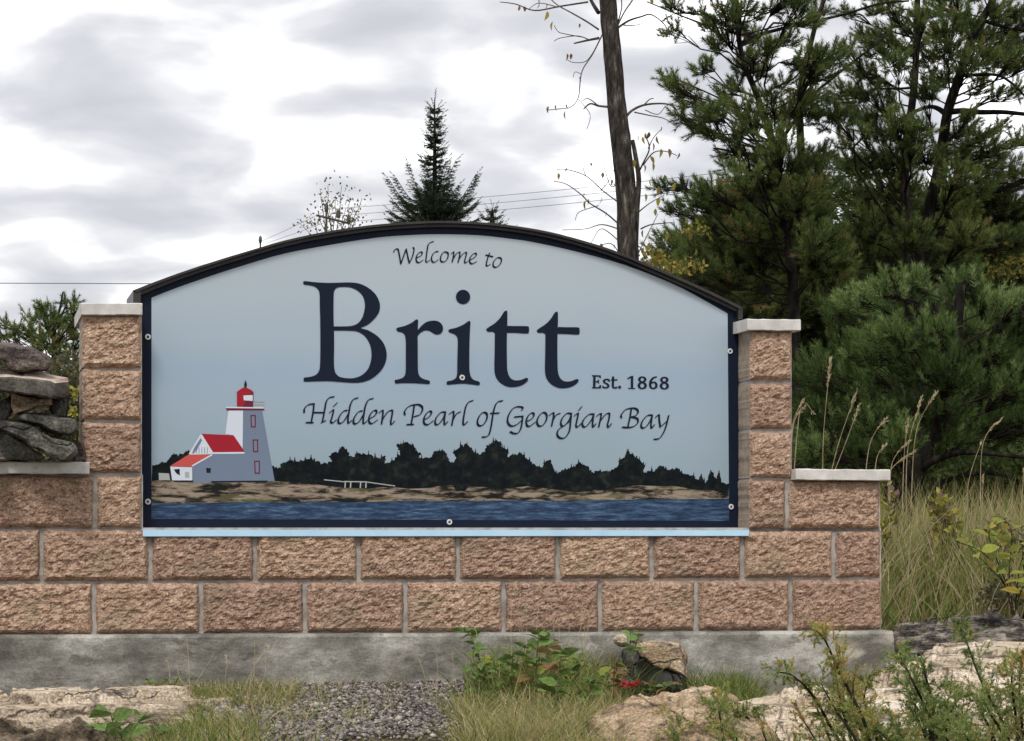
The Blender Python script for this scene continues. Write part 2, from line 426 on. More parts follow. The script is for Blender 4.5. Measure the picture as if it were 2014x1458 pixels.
def soft_box(p8, r=0.006, name='cap_stone', m=None, parent=None, jit=0.0015, seed=0):
    o = obj(name, *box8(p8), m, parent)
    bv = o.modifiers.new('bevel', 'BEVEL'); bv.width = r; bv.segments = 2
    return o
def cap(px0, y0, px1, y1, dy, front, back, seed):
    V, F = wbox(px0, y0, px1, y1, front, back, dy, dy)
    # finely divided, chipped slab
    nx = max(8, int((px1 - px0) / 8)); out = []; fac = []
    c = [Vector(v) for v in V]
    def lerp3(u, v, w):
        f = c[0].lerp(c[1], u).lerp(c[3].lerp(c[2], u), v); g = c[4].lerp(c[5], u).lerp(c[7].lerp(c[6], u), v)
        return f.lerp(g, w)
    ring = [(0.06, 0.0), (0.92, 0.0), (1.0, 0.02), (1.0, 0.98), (0.92, 1.0), (0.06, 1.0), (0.0, 0.98), (0.0, 0.02)]
    for i in range(nx + 1):
        u = i / nx
        for (v, w) in ring:
            p = lerp3(u, v, w)
            k = 0.0022 * fbm((p.x * 25 + seed, p.y * 25, p.z * 25), 3)
            out.append(p + Vector((0, k, k * 1.2)))
    n = len(ring)
    for i in range(nx):
        for k in range(n):
            fac.append((i * n + k, (i + 1) * n + k, (i + 1) * n + (k + 1) % n, i * n + (k + 1) % n))
    fac.append(tuple(range(n))); fac.append(tuple(nx * n + k for k in range(n))[::-1])
    obj('cap_stone', [tuple(p) for p in out], fac, m_cap, wall_root)
cap(160, 596, 280, 620, 0, -0.035, 0.44, 1)
cap(1470, 627, 1575, 650, 1, -0.035, 0.44, 2)
cap(-190, 907, 176, 931, 2, -0.045, 0.27, 3)
cap(-560, 905, -194, 929, 2, -0.045, 0.27, 4)
cap(1565, 922, 1751, 944, 2, -0.045, 0.27, 5)
# pillar bodies (sawn sides)
for k, (x0, x1, rows) in enumerate(((160, 280, ((832, 930), (728, 826), (619, 723))), (1470, 1559, ((851, 940), (755, 843), (650, 747), (945, 1038))))):
    for (a, b) in rows:
        mbx = MB(); mbx.add(*wbox(x0 + 4, a + 2, x1 - 3, b - 2, 0.205 if k == 0 or True else 0, 0.40)); mbx.build('rear_block', m_side, wall_root)

# footing
def footing():
    n = 60; V = []; F = []
    prof = [(-0.060, -0.45), (-0.058, -0.012), (-0.050, 0.0), (0.26, 0.0), (0.26, -0.45)]
    for i in range(n + 1):
        px = -620 + (1757 + 620) * i / n
        top = float(np.interp(px, [-620, 0, 870, 1757], [1252, 1250, 1246, 1241]))
        for (d, dz) in prof:
            p = onwall(px + (14 if dz < -0.1 and i == n else 0), top, -0.06)
            w = p + Vector((ND[0], ND[1], 0)) * (d + 0.06)
            k = 0.004 * fbm((w.x * 5, dz * 9, d * 4), 4)
            V.append((w.x - ND[0] * k, w.y - ND[1] * k, p.z + dz + (0.003 * fbm((w.x * 14, 3, 1), 3) if dz > -0.1 else 0)))
    m = len(prof)
    for i in range(n):
        for k in range(m): F.append((i * m + k, (i + 1) * m + k, (i + 1) * m + (k + 1) % m, i * m + (k + 1) % m))
    F.append(tuple(range(m))); F.append(tuple(n * m + k for k in range(m))[::-1])
    obj('footing', V, F, m_conc, wall_root)
footing()

# ================================================================== the sign
DS = 0.125
sign = thing('welcome_sign', tuple(onwall(868, 1042, DS)), 'arched blue welcome sign with a lighthouse picture, set between the two block pillars', 'sign')
S = lambda px, py, k=0: onwall(px, py, DS - 0.0008 - 0.00016 * k)
nb = Vector((ND[0], ND[1], 0))
outer = spline([(262, 571), (330, 545), (400, 521), (480, 496), (560, 473), (640, 456), (720, 444), (800, 437), (868, 434.5), (940, 437), (1010, 444), (1080, 456), (1150, 474), (1220, 497), (1290, 526), (1360, 556), (1420, 584), (1461, 605)], 3)
lower = spline([(278, 578), (340, 553), (405, 530), (485, 505), (563, 482), (642, 466), (722, 454), (801, 447), (868, 444.5), (940, 447), (1010, 454), (1078, 466), (1147, 484), (1216, 507), (1285, 536), (1354, 566), (1413, 594), (1452, 613)], 3)
inner = spline([(298, 586), (346, 567), (421, 541), (490, 519), (560, 499), (649, 482), (739, 468), (800, 463), (862, 461), (940, 463), (1000, 469.5), (1051, 477), (1141, 497), (1230, 522), (1320, 557), (1380, 588), (1431, 617)], 3)
def plate(poly, d0, d1, m, name, parent, **kw):     # extruded outline on the wall plane
    f = [onwall(x, y, d0) for x, y in poly]; n = len(f)
    b = [v + nb * (d1 - d0) for v in f]
    tri = tessellate_polygon([[Vector((x, y, 0)) for x, y in poly]])
    F = [tuple(t) for t in tri] + [tuple(n + i for i in t)[::-1] for t in tri] + [(i, n + i, n + (i + 1) % n, (i + 1) % n) for i in range(n)]
    return obj(name, [tuple(v) for v in f + b], F, m, parent, **kw)
plate([tuple(p) for p in lower] + [(1452, 1041), (281, 1041)], DS, DS + 0.16, m_navy, 'panel', sign)
# hood: two stepped bands bent over the arch
def band(a, b, d0, d1, name, m):
    n = len(a); V = []; F = []
    for (c, d) in ((a, d0), (b, d0)):
        V += [onwall(x, y, d) for x, y in c]
    V += [v + nb * (d1 - d0) for v in V[:2 * n]]
    for i in range(n - 1):
        F += [(i, n + i, n + i + 1, i + 1), (2 * n + i, 2 * n + i + 1, 3 * n + i + 1, 3 * n + i), (i, i + 1, 2 * n + i + 1, 2 * n + i), (n + i + 1, n + i, 3 * n + i, 3 * n + i + 1)]
    F += [(0, 2 * n, 3 * n, n), (n - 1, 2 * n - 1, 4 * n - 1, 3 * n - 1)]
    obj(name, [tuple(v) for v in V], F, m, sign)
mid = outer * 0.55 + lower * 0.45
band(outer, mid, DS - 0.035, DS + 0.30, 'hood', m_hood)
band(mid + [0, 0.6], lower + [0, 2], DS - 0.018, DS + 0.02, 'hood_trim', m_hood)
for hx in ((262, 571, 277, 596), (1452, 606, 1461, 626)): obj('hood_end', *wbox(*hx, DS - 0.03, DS + 0.30), m_hood, sign)
plate([tuple(p) for p in inner] + [(1434, 1025), (298, 1021)], DS - 0.0008, DS, m_psky, 'printed_sky', sign)
# flashing sill: sloped top, drip face
fl = [onwall(282, 1042, DS + .02), onwall(1473, 1042, DS + .02), onwall(1473, 1043.5, -0.022), onwall(281, 1042.5, -0.022), onwall(281, 1055, -0.022), onwall(1473, 1054, -0.022)]
fl = [tuple(v) for v in fl]
th = [(v[0] + ND[0] * .004, v[1] + ND[1] * .004, v[2] - .002) for v in fl]
obj('flashing', fl + th, [(3, 2, 1, 0), (4, 5, 2, 3), (6, 7, 8, 9), (9, 8, 11, 10), (4, 10, 11, 5), (3, 9, 10, 4), (2, 5, 11, 8), (0, 6, 9, 3), (1, 2, 8, 7)], m_flash, sign)

def flat(polys, name, mats, k, **kw):     # flat printed shapes: [(outline, material index, layer)]
    V = []; F = []; mi = []
    for (poly, m, lay) in polys:
        n0 = len(V); poly = ccw(poly)
        ov, oe, of, *_ = delaunay_2d_cdt([Vector((x, y)) for x, y in poly], [], [list(range(len(poly)))], 1, 1e-4)
        V += [tuple(S(v.x, v.y, k + lay)) for v in ov]
        for f in of: F.append(tuple(n0 + i for i in f)); mi.append(m)
    o = obj(name, V, F, mats, sign, mi=mi, **kw)
    fix_up(o)
    return o
def fix_up(o):                            # make faces look at the viewer
    import bmesh
    bm = bmesh.new(); bm.from_mesh(o.data)
    for f in bm.faces:
        f.normal_update()
        if f.normal.dot(nb) > 0: f.normal_flip()
    bm.to_mesh(o.data); bm.free()
Z8 = lambda pts: [(280 + x / 3.248, 700 + y / 3.248) for x, y in pts]
R2 = lambda pts: [(850 + x / 3.197, 750 + y / 3.197) for x, y in pts]
def jag(pts, amp=2.2, step=2.6, seed=0):  # needle-like tree outline
    out = []
    r = np.random.default_rng(seed)
    for (a, b) in zip(pts[:-1], pts[1:]):
        a = np.array(a); b = np.array(b); L = np.linalg.norm(b - a); n = max(1, int(L / step))
        for i in range(n):
            out.append(tuple(a + (b - a) * i / n + r.normal(0, amp * 0.45, 2) * (1, 0.9) + (0, r.normal(0.3, amp * 0.55))))
    out.append(tuple(pts[-1]))
    return out
flat([([(298, 988), (500, 986), (700, 985), (900, 984), (1100, 983), (1300, 980), (1434, 979), (1434, 1025), (298, 1021)], 0, 0)], 'printed_water', [m_pwater], 3)
tl_left = Z8([(57, 705), (75, 700), (100, 690), (130, 675), (160, 680), (180, 640), (205, 625), (240, 630), (280, 610), (300, 605), (320, 640)])
tl = Z8([(830, 700), (850, 712), (875, 722), (885, 690), (930, 670), (1000, 672), (1040, 660), (1080, 655), (1120, 670), (1150, 692), (1170, 680), (1210, 672), (1190, 640), (1220, 615), (1255, 605), (1275, 580), (1310, 598), (1325, 640), (1350, 655), (1370, 618), (1420, 628), (1470, 640), (1520, 655), (1552, 635), (1550, 692), (1590, 680), (1632, 635), (1650, 620), (1622, 570), (1680, 550), (1735, 572), (1745, 600), (1782, 630), (1760, 655), (1800, 650), (1840, 655), (1860, 610), (1920, 605), (1950, 632)]) + \
     R2([(0, 480), (30, 435), (80, 440), (95, 470), (112, 505), (140, 505), (150, 470), (130, 445), (180, 405), (215, 393), (250, 420), (260, 445), (285, 455), (300, 460), (330, 440), (340, 410), (400, 368), (440, 390), (430, 415), (485, 430), (470, 480), (510, 455), (560, 450), (600, 490), (650, 528), (690, 545), (710, 510), (735, 487), (760, 535), (780, 580), (850, 548), (900, 530), (920, 510), (980, 532), (1000, 575), (1050, 560), (1100, 570), (1150, 545), (1190, 525), (1172, 510), (1210, 470), (1235, 445), (1280, 470), (1310, 500), (1342, 520), (1330, 575), (1400, 560), (1440, 525), (1480, 555), (1540, 545), (1580, 580), (1640, 592), (1675, 620), (1692, 580), (1715, 635), (1740, 590), (1755, 555), (1780, 610), (1800, 580), (1820, 635), (1866, 645)])
def treetops():                           # single pointed tops above the printed tree line
    r = np.random.default_rng(9); out = []
    xs, ys = np.array([p[0] for p in tl]), np.array([p[1] for p in tl])
    for i in range(64):
        x = r.uniform(545, 1425); y = float(np.interp(x, xs, ys)) + 4; h = r.uniform(5, 15); w = h * r.uniform(0.22, 0.36); n = 4
        L = []; Rr = []
        for k in range(n):
            t = (k + 1) / n; yy = y - h + h * t * 1.5
            L += [(x - w * t * r.uniform(0.8, 1.2), yy), (x - w * t * 0.5, yy - 0.4)]; Rr += [(x + w * t * r.uniform(0.8, 1.2), yy), (x + w * t * 0.5, yy - 0.4)]
        out.append(([(x, y - h)] + Rr + L[::-1], 0, 0.15 + 0.011 * i))
    return out
flat([(jag(tl_left, 2.0, 1.6, 3) + [(390, 950), (298, 950)], 0, 0), (jag(tl, 2.2, 1.6, 4) + [(1433, 976), (1200, 974), (900, 974), (530, 966)], 0, 0)] + treetops(), 'printed_treeline', [m_ptree], 4)
shore_top = Z8([(57, 800), (110, 795), (200, 800), (330, 808), (480, 808), (600, 805), (700, 808), (840, 800), (960, 808), (1060, 815), (1200, 835), (1300, 842), (1440, 850), (1560, 835), (1700, 850), (1840, 845), (1900, 830)]) + R2([(60, 655), (130, 655), (150, 690), (205, 690), (230, 665), (330, 665), (430, 680), (600, 660), (760, 680), (920, 700), (1010, 685), (1180, 670), (1290, 655), (1420, 660), (1530, 660), (1640, 680), (1760, 685), (1866, 715)])
shore_bot = [(1433, 981), (1300, 982), (1100, 985.5), (1000, 984), (900, 986.5), (800, 985), (700, 988), (600, 987), (590, 989), (500, 987), (400, 989.5), (298, 990)]
flat([(shore_top + shore_bot, 0, 0)], 'printed_shore', [m_pshore], 5)
def quad(a, b, w): 
    a, b = np.array(a, float), np.array(b, float); d = (b - a) / np.linalg.norm(b - a); n = np.array([-d[1], d[0]]) * w / 2
    return [tuple(a + n), tuple(b + n), tuple(b - n), tuple(a - n)]
LH = [(Z8([(550, 348), (643, 345), (640, 612), (583, 508), (530, 500)]), 0, 0), (Z8([(643, 345), (765, 348), (845, 800), (638, 806)]), 1, 0),
      (Z8([(455, 620), (638, 618), (638, 806), (325, 812), (318, 702), (452, 632)]), 1, 0), (Z8([(375, 508), (452, 628), (300, 632)]), 0, 1),
      (Z8([(378, 498), (583, 508), (655, 614), (450, 615)]), 2, 2), (Z8([(295, 631), (445, 629), (320, 709), (175, 706)]), 3, 2), (Z8([(178, 708), (318, 712), (320, 796), (190, 796)]), 0, 1),
      (Z8(quad((448, 622), (652, 620), 11)), 0, 3), (Z8(quad((318, 704), (445, 632), 9)), 0, 3), (Z8(quad((300, 628), (376, 503), 9)), 0, 3), (Z8(quad((376, 503), (450, 622), 8)), 0, 3),
      (Z8([(533, 334), (780, 337), (778, 349), (540, 350)]), 4, 2), (Z8([(533, 326), (780, 329), (780, 337), (533, 334)]), 0, 2),
      (Z8([(604, 234), (710, 234), (708, 327), (604, 325)]), 2, 3), (Z8([(640, 325), (708, 327), (710, 234), (690, 234)]), 4, 4), (Z8([(645, 254), (705, 251), (705, 289), (648, 284)]), 0, 5),
      (Z8([(599, 234), (622, 217), (640, 206), (655, 200), (668, 205), (695, 218), (713, 233)]), 2, 4), (Z8([(652, 203), (650, 182), (655, 165), (658, 152), (662, 165), (668, 180), (665, 203)]), 5, 5),
      (Z8(quad((710, 291), (778, 293), 5)), 6, 3), (Z8(quad((710, 310), (778, 312), 4)), 6, 3), (Z8(quad((776, 291), (777, 332), 5)), 6, 3),
      (Z8([(200, 727), (238, 722), (240, 765), (218, 752)]), 5, 3), (Z8([(272, 742), (300, 742), (300, 780), (272, 780)]), 6, 2), (Z8([(407, 716), (438, 718), (436, 748), (410, 748)]), 5, 3), (Z8([(104, 748), (170, 752), (178, 795), (106, 795)]), 6, 2),
      (Z8([(330, 590), (372, 525), (382, 540), (350, 600), (325, 628), (318, 622)]), 1, 2), (Z8([(190, 796), (325, 796), (326, 808), (200, 805)]), 5, 1), (Z8([(440, 800), (800, 797), (800, 806), (440, 810)]), 5, 3)]
for (a, b, c, d) in ((690, 378, 725, 458), (704, 534, 740, 616), (714, 670, 751, 754)):
    LH.append((Z8([(a, b), (c, b), (c, d), (a + 3, d)]), 4, 3)); LH.append((Z8([(a + 8, b + 9), (c - 8, b + 9), (c - 7, d - 8), (a + 10, d - 8)]), 1, 4))
for x in (345, 362, 380, 398, 415): LH.append((Z8(quad((x, 585), (x, 625), 4)), 1, 2))
LHo = flat(LH, 'printed_lighthouse', [m_pwhite, m_pgrey, m_pred, m_pcoral, m_pmaroon, m_pdark, m_ppale], 7, label='printed white lighthouse with red roofs and a red lantern')
FB = [(Z8(quad((1160, 792), (1290, 805), 6)), 0, 0), (Z8(quad((1290, 803), (1440, 806), 7)), 0, 0), (Z8(quad((1430, 806), (1615, 832), 6)), 0, 0)] + [(Z8(quad((x, 805), (x - 3, 845), 8)), 0, 1) for x in (1297, 1332, 1395, 1430)]
flat(FB, 'printed_boardwalk', [m_ppale], 7)

# ------------------------------------------------------------------ lettering
def outline(polys, Zf, shift=(0, 0), smooth=True):
    res = []
    for poly in polys:
        p = spline([(x + shift[0], y + shift[1]) for x, y in poly], 5, closed=True) if smooth else np.array([(x + shift[0], y + shift[1]) for x, y in poly])
        p = [q for i, q in enumerate(p) if np.abs(q - p[i - 1]).max() > 0.05]
        res.append(Zf([tuple(q) for q in p]))
    return res
LET = 14
def lettering(name, glyphs, label):
    """glyphs: list of lists of outlines (outer + holes)"""
    V = []; F = []
    for loops in glyphs:
        vs2 = []; fs = []
        for l in loops:
            l = ccw(l); n0 = len(vs2); vs2 += [Vector((x, y)) for x, y in l]; fs.append(list(range(n0, n0 + len(l))))
        ov, oe, of, _a, _b, src = delaunay_2d_cdt(vs2, [], fs, 1, 1e-4)
        of = [f for f, k in zip(of, src) if list(k) == [0]]
        n0 = len(V); V += [tuple(S(v.x, v.y, LET)) for v in ov]; F += [tuple(n0 + i for i in f) for f in of]
    o = obj(name, V, F, m_navy, sign, label=label); fix_up(o); return o
ZB = lambda pts: [(580 + x / 5.833, 530 + y / 5.833) for x, y in pts]
ZI = lambda pts: [(860 + x / 5.833, 540 + y / 5.833) for x, y in pts]
Bo = [(95, 150), (105, 136), (150, 138), (230, 147), (380, 155), (520, 152), (640, 150), (740, 164), (840, 210), (920, 280), (965, 360), (976, 430), (960, 500), (910, 570), (840, 632), (790, 656), (755, 672), (754, 674), (790, 684), (850, 704), (950, 768), (1025, 862), (1053, 970), (1040, 1065), (1000, 1143), (940, 1210), (860, 1265), (760, 1296), (660, 1301), (540, 1293), (400, 1283), (250, 1284), (118, 1288), (101, 1276), (102, 1250), (118, 1240), (180, 1232), (240, 1210), (275, 1168), (288, 1100), (292, 900), (290, 600), (285, 400), (283, 290), (266, 232), (220, 195), (150, 180), (105, 174)]
B1 = [(448, 654), (446, 640), (443, 500), (445, 300), (455, 240), (490, 208), (560, 201), (640, 208), (720, 245), (780, 310), (803, 400), (795, 480), (770, 560), (720, 620), (650, 648), (560, 654), (462, 654)]
B2 = [(450, 702), (449, 720), (450, 900), (448, 1050), (455, 1150), (475, 1200), (520, 1235), (620, 1250), (700, 1242), (780, 1205), (840, 1140), (872, 1050), (878, 950), (855, 850), (800, 765), (720, 715), (630, 703), (465, 702)]
ro = [(1165, 690), (1168, 675), (1185, 667), (1260, 648), (1340, 612), (1385, 578), (1402, 574), (1414, 588), (1412, 640), (1410, 692), (1413, 692), (1460, 640), (1520, 600), (1600, 588), (1660, 605), (1695, 650), (1697, 700), (1670, 738), (1625, 748), (1580, 728), (1540, 705), (1490, 702), (1440, 728), (1410, 765), (1408, 800), (1410, 900), (1410, 1080), (1415, 1180), (1440, 1235), (1490, 1262), (1538, 1275), (1550, 1295), (1535, 1315), (1440, 1310), (1340, 1305), (1230, 1305), (1160, 1310), (1147, 1298), (1150, 1270), (1200, 1258), (1250, 1232), (1270, 1170), (1272, 1000), (1272, 850), (1262, 760), (1230, 725), (1178, 710)]
io = [(128, 645), (145, 628), (220, 610), (300, 575), (350, 540), (368, 534), (381, 548), (375, 650), (370, 800), (368, 1000), (370, 1100), (385, 1170), (420, 1210), (472, 1226), (490, 1246), (475, 1270), (400, 1262), (300, 1252), (200, 1258), (118, 1265), (108, 1245), (118, 1225), (170, 1215), (215, 1185), (228, 1130), (230, 1000), (235, 800), (230, 730), (210, 695), (165, 672), (138, 664)]
idot = [(296 + 82 * math.cos(a), 258 + 82 * math.sin(a)) for a in np.linspace(0, 2 * pi, 24, endpoint=False)]
to = [(562, 632), (590, 605), (660, 560), (720, 500), (765, 430), (786, 417), (804, 430), (803, 590), (803, 590), (900, 592), (1032, 594), (1052, 612), (1052, 655), (1032, 677), (900, 670), (800, 669), (800, 669), (798, 800), (800, 1000), (805, 1100), (830, 1175), (880, 1212), (950, 1212), (1010, 1190), (1030, 1186), (1042, 1205), (1020, 1238), (960, 1275), (880, 1292), (800, 1285), (720, 1240), (670, 1170), (655, 1080), (658, 900), (660, 700), (655, 670), (630, 657), (580, 656)]
lettering('lettering', [outline([Bo, B1, B2], ZB), outline([ro], ZB), outline([io], ZI), outline([idot], ZI), outline([to], ZI), outline([to], ZI, (580, 13))], 'large dark roman letters reading Britt')

ZE = lambda pts: [(1150 + x / 10.6, 720 + y / 10.6) for x, y in pts]
def nib_stroke(pts, a, b, ang, n=6, closed=False):
    """hulls of an elliptical pen moved along a smooth line, in photo pixels"""
    P = spline(pts, n, closed)
    if closed: P = np.vstack([P, P[:1]])
    th = np.linspace(0, 2 * pi, 10, endpoint=False)
    c, s = math.cos(ang), math.sin(ang)
    E = np.stack([a / 2 * np.cos(th) * c - b / 2 * np.sin(th) * s, a / 2 * np.cos(th) * s + b / 2 * np.sin(th) * c], 1)
    hulls = []
    for p, q in zip(P[:-1], P[1:]):
        pts2 = np.vstack([E + p, E + q])
        hulls.append(hull(pts2))
    return hulls
def hull(p):
    p = p[np.lexsort((p[:, 1], p[:, 0]))]
    def half(pp):
        o = []
        for x in pp:
            while len(o) >= 2 and (o[-1][0] - o[-2][0]) * (x[1] - o[-2][1]) - (o[-1][1] - o[-2][1]) * (x[0] - o[-2][0]) <= 1e-9: o.pop()
            o.append(x)
        return o[:-1]
    return np.array(half(p) + half(p[::-1]))
def union_glyphs(name, glyphs, label):
    V = []; F = []
    for hulls in glyphs:
        vs2 = []; fs = []
        for h in hulls:
            h = ccw(h); n0 = len(vs2); vs2 += [Vector((x, y)) for x, y in h]; fs.append(list(range(n0, n0 + len(h))))
        ov, oe, of, _a, _b, src = delaunay_2d_cdt(vs2, [], fs, 1, 1e-4)
        of = [f for f, k in zip(of, src) if k]
        n0 = len(V); V += [tuple(S(v.x, v.y, LET)) for v in ov]; F += [tuple(n0 + i for i in f) for f in of]
    o = obj(name, V, F, m_navy, sign, label=label); fix_up(o); return o
def pen(Zf, sc, strokes, a, b, ang=-0.70):
    h = []
    for s in strokes:
        closed = s[0] == s[-1] and len(s) > 3
        pts = Zf(s[:-1] if closed else s)
        h += nib_stroke(pts, a, b, ang, closed=closed)
    return h
poly = lambda Zf, pts: [np.array(Zf(pts))]
def polys_tri(Zf, pts):                   # any outline as triangles for the union
    q = Zf(pts); return [np.array([q[i] for i in t]) for t in tessellate_polygon([[Vector((x, y, 0)) for x, y in q]])]
st = lambda s, a, b: pen(ZE, 0, [s], a, b, 0.0)
E8 = lambda cx, cy: st([(cx + 62 * math.cos(t), cy - 65 + 50 * math.sin(t)) for t in np.linspace(0, 2 * pi, 13)][:-1] + [(cx + 62, cy - 65)], 4.9, 2.6) + st([(cx + 70 * math.cos(t), cy + 62 + 62 * math.sin(t)) for t in np.linspace(0, 2 * pi, 13)][:-1] + [(cx + 70, cy + 62)], 5.2, 2.6)
est = [polys_tri(ZE, [(150, 190), (335, 195), (340, 250), (315, 250), (297, 222), (227, 220), (227, 315), (268, 312), (275, 285), (300, 285), (302, 366), (278, 364), (270, 338), (227, 338), (224, 440), (288, 442), (318, 395), (343, 400), (335, 468), (152, 465), (152, 448), (172, 440), (178, 220), (152, 208)]),
       st([(508, 305), (480, 278), (440, 280), (402, 305), (415, 345), (465, 372), (495, 405), (480, 440), (430, 455), (385, 440)], 4.6, 2.6) + polys_tri(ZE, [(492, 270), (518, 275), (516, 325), (496, 322)]) + polys_tri(ZE, [(368, 410), (390, 412), (396, 460), (368, 455)]),
       st([(592, 232), (590, 330), (588, 420), (605, 452), (640, 455), (665, 445)], 4.6, 3.0) + polys_tri(ZE, [(548, 280), (682, 275), (680, 303), (548, 303)]),
       polys_tri(ZE, [(702, 410), (757, 412), (756, 470), (700, 468)]),
       polys_tri(ZE, [(960, 235), (985, 205), (1012, 207), (1012, 460), (960, 460)]) + polys_tri(ZE, [(888, 252), (975, 205), (990, 230), (892, 278)]) + polys_tri(ZE, [(905, 455), (1055, 462), (1056, 480), (903, 475)]),
       E8(1200, 345), st([(1485, 228), (1430, 248), (1378, 310), (1364, 390), (1385, 450), (1435, 470), (1485, 440), (1494, 390), (1470, 345), (1425, 338), (1380, 365)], 4.8, 2.4), E8(1660, 352)]
union_glyphs('lettering', est[:4], 'small bold letters reading Est.')
union_glyphs('lettering', est[4:], 'small bold digits reading 1868')

ZW = lambda pts: [(760 + x / 8.392, 460 + y / 8.392) for x, y in pts]
wl = [[[(120, 300), (140, 262), (175, 250), (200, 285), (238, 500)], [(238, 500), (272, 400), (325, 250)], [(325, 250), (348, 360), (378, 485)], [(378, 485), (425, 385), (455, 265), (440, 225)]],
      [[(500, 395), (560, 368), (590, 325), (575, 300), (535, 315), (500, 360), (488, 420), (508, 468), (545, 472), (600, 435)]],
      [[(775, 128), (725, 145), (688, 185), (670, 280), (658, 380), (650, 440), (665, 470), (710, 435)]],
      [[(850, 295), (815, 295), (770, 330), (745, 390), (752, 450), (790, 470), (850, 430)]],
      [[(960, 298), (915, 335), (892, 400), (900, 450), (940, 465), (985, 440), (1015, 380), (1015, 320), (960, 298)]],
      [[(1070, 330), (1105, 300), (1110, 340), (1085, 468)], [(1095, 430), (1150, 335), (1205, 302), (1210, 340), (1182, 475)], [(1192, 430), (1250, 345), (1312, 305), (1318, 340), (1290, 450), (1305, 480), (1340, 455)]],
      [[(1385, 430), (1450, 392), (1485, 345), (1470, 320), (1425, 338), (1385, 390), (1370, 445), (1393, 490), (1430, 490), (1485, 460)]],
      [[(1700, 320), (1672, 400), (1648, 500), (1662, 530), (1710, 505)], [(1640, 350), (1755, 378)]],
      [[(1840, 393), (1790, 430), (1760, 490), (1770, 540), (1810, 552), (1860, 520), (1895, 460), (1890, 405), (1840, 393)]]]
union_glyphs('lettering', [pen(ZW, 0, g, 3.7, 1.25) for g in wl[:7]], 'small dark script reading Welcome')
union_glyphs('lettering', [pen(ZW, 0, g, 3.7, 1.25) for g in wl[7:]], 'small dark script reading to')
ZH = lambda pts: [(580 + x / 5.754, 770 + y / 5.754) for x, y in pts]
d1 = [[(590, 215), (545, 228), (500, 290), (490, 345), (515, 362), (560, 328), (605, 250)], [(710, 75), (660, 92), (628, 150), (612, 230), (600, 320), (607, 360), (640, 330)]]
sh = lambda g, dx, dy: [[(x + dx, y + dy) for x, y in s] for s in g]
hp = [[[(105, 240), (108, 195), (150, 152), (215, 140)], [(215, 140), (205, 240), (185, 345)], [(128, 352), (205, 355)], [(205, 240), (325, 240)], [(440, 62), (390, 72), (355, 115), (338, 200), (325, 270), (310, 345)], [(300, 355), (345, 332)]],
      [[(393, 240), (435, 210), (420, 290), (405, 338), (425, 358), (465, 325)], [(438, 168), (475, 132)]],
      d1, sh(d1, 172, 6),
      [[(840, 310), (900, 277), (925, 235), (908, 213), (870, 235), (840, 290), (838, 340), (860, 365), (890, 355), (930, 325)]],
      [[(955, 240), (990, 215), (995, 250), (980, 370)], [(985, 330), (1045, 238), (1098, 215), (1100, 260), (1085, 340), (1092, 375), (1125, 340)]],
      [[(1245, 265), (1240, 228), (1275, 180), (1330, 155), (1400, 150), (1440, 178), (1440, 220), (1410, 265), (1350, 285)], [(1350, 160), (1335, 260), (1315, 370)], [(1267, 375), (1340, 375)]],
      [[(1465, 320), (1520, 287), (1545, 242), (1528, 223), (1490, 248), (1460, 305), (1460, 355), (1488, 378), (1520, 368), (1560, 335)]],
      [[(1700, 235), (1655, 238), (1605, 288), (1585, 345), (1600, 378), (1635, 362), (1680, 300), (1702, 240)], [(1702, 235), (1690, 330), (1695, 378), (1725, 345)]],
      [[(1750, 255), (1790, 228), (1795, 265), (1775, 385)], [(1785, 330), (1825, 258), (1870, 233)]],
      [[(2012, 105), (1962, 125), (1932, 180), (1915, 260), (1903, 340), (1913, 380), (1950, 345)]]]
ZG = lambda pts: [(920 + x / 4.912, 770 + y / 4.912) for x, y in pts]
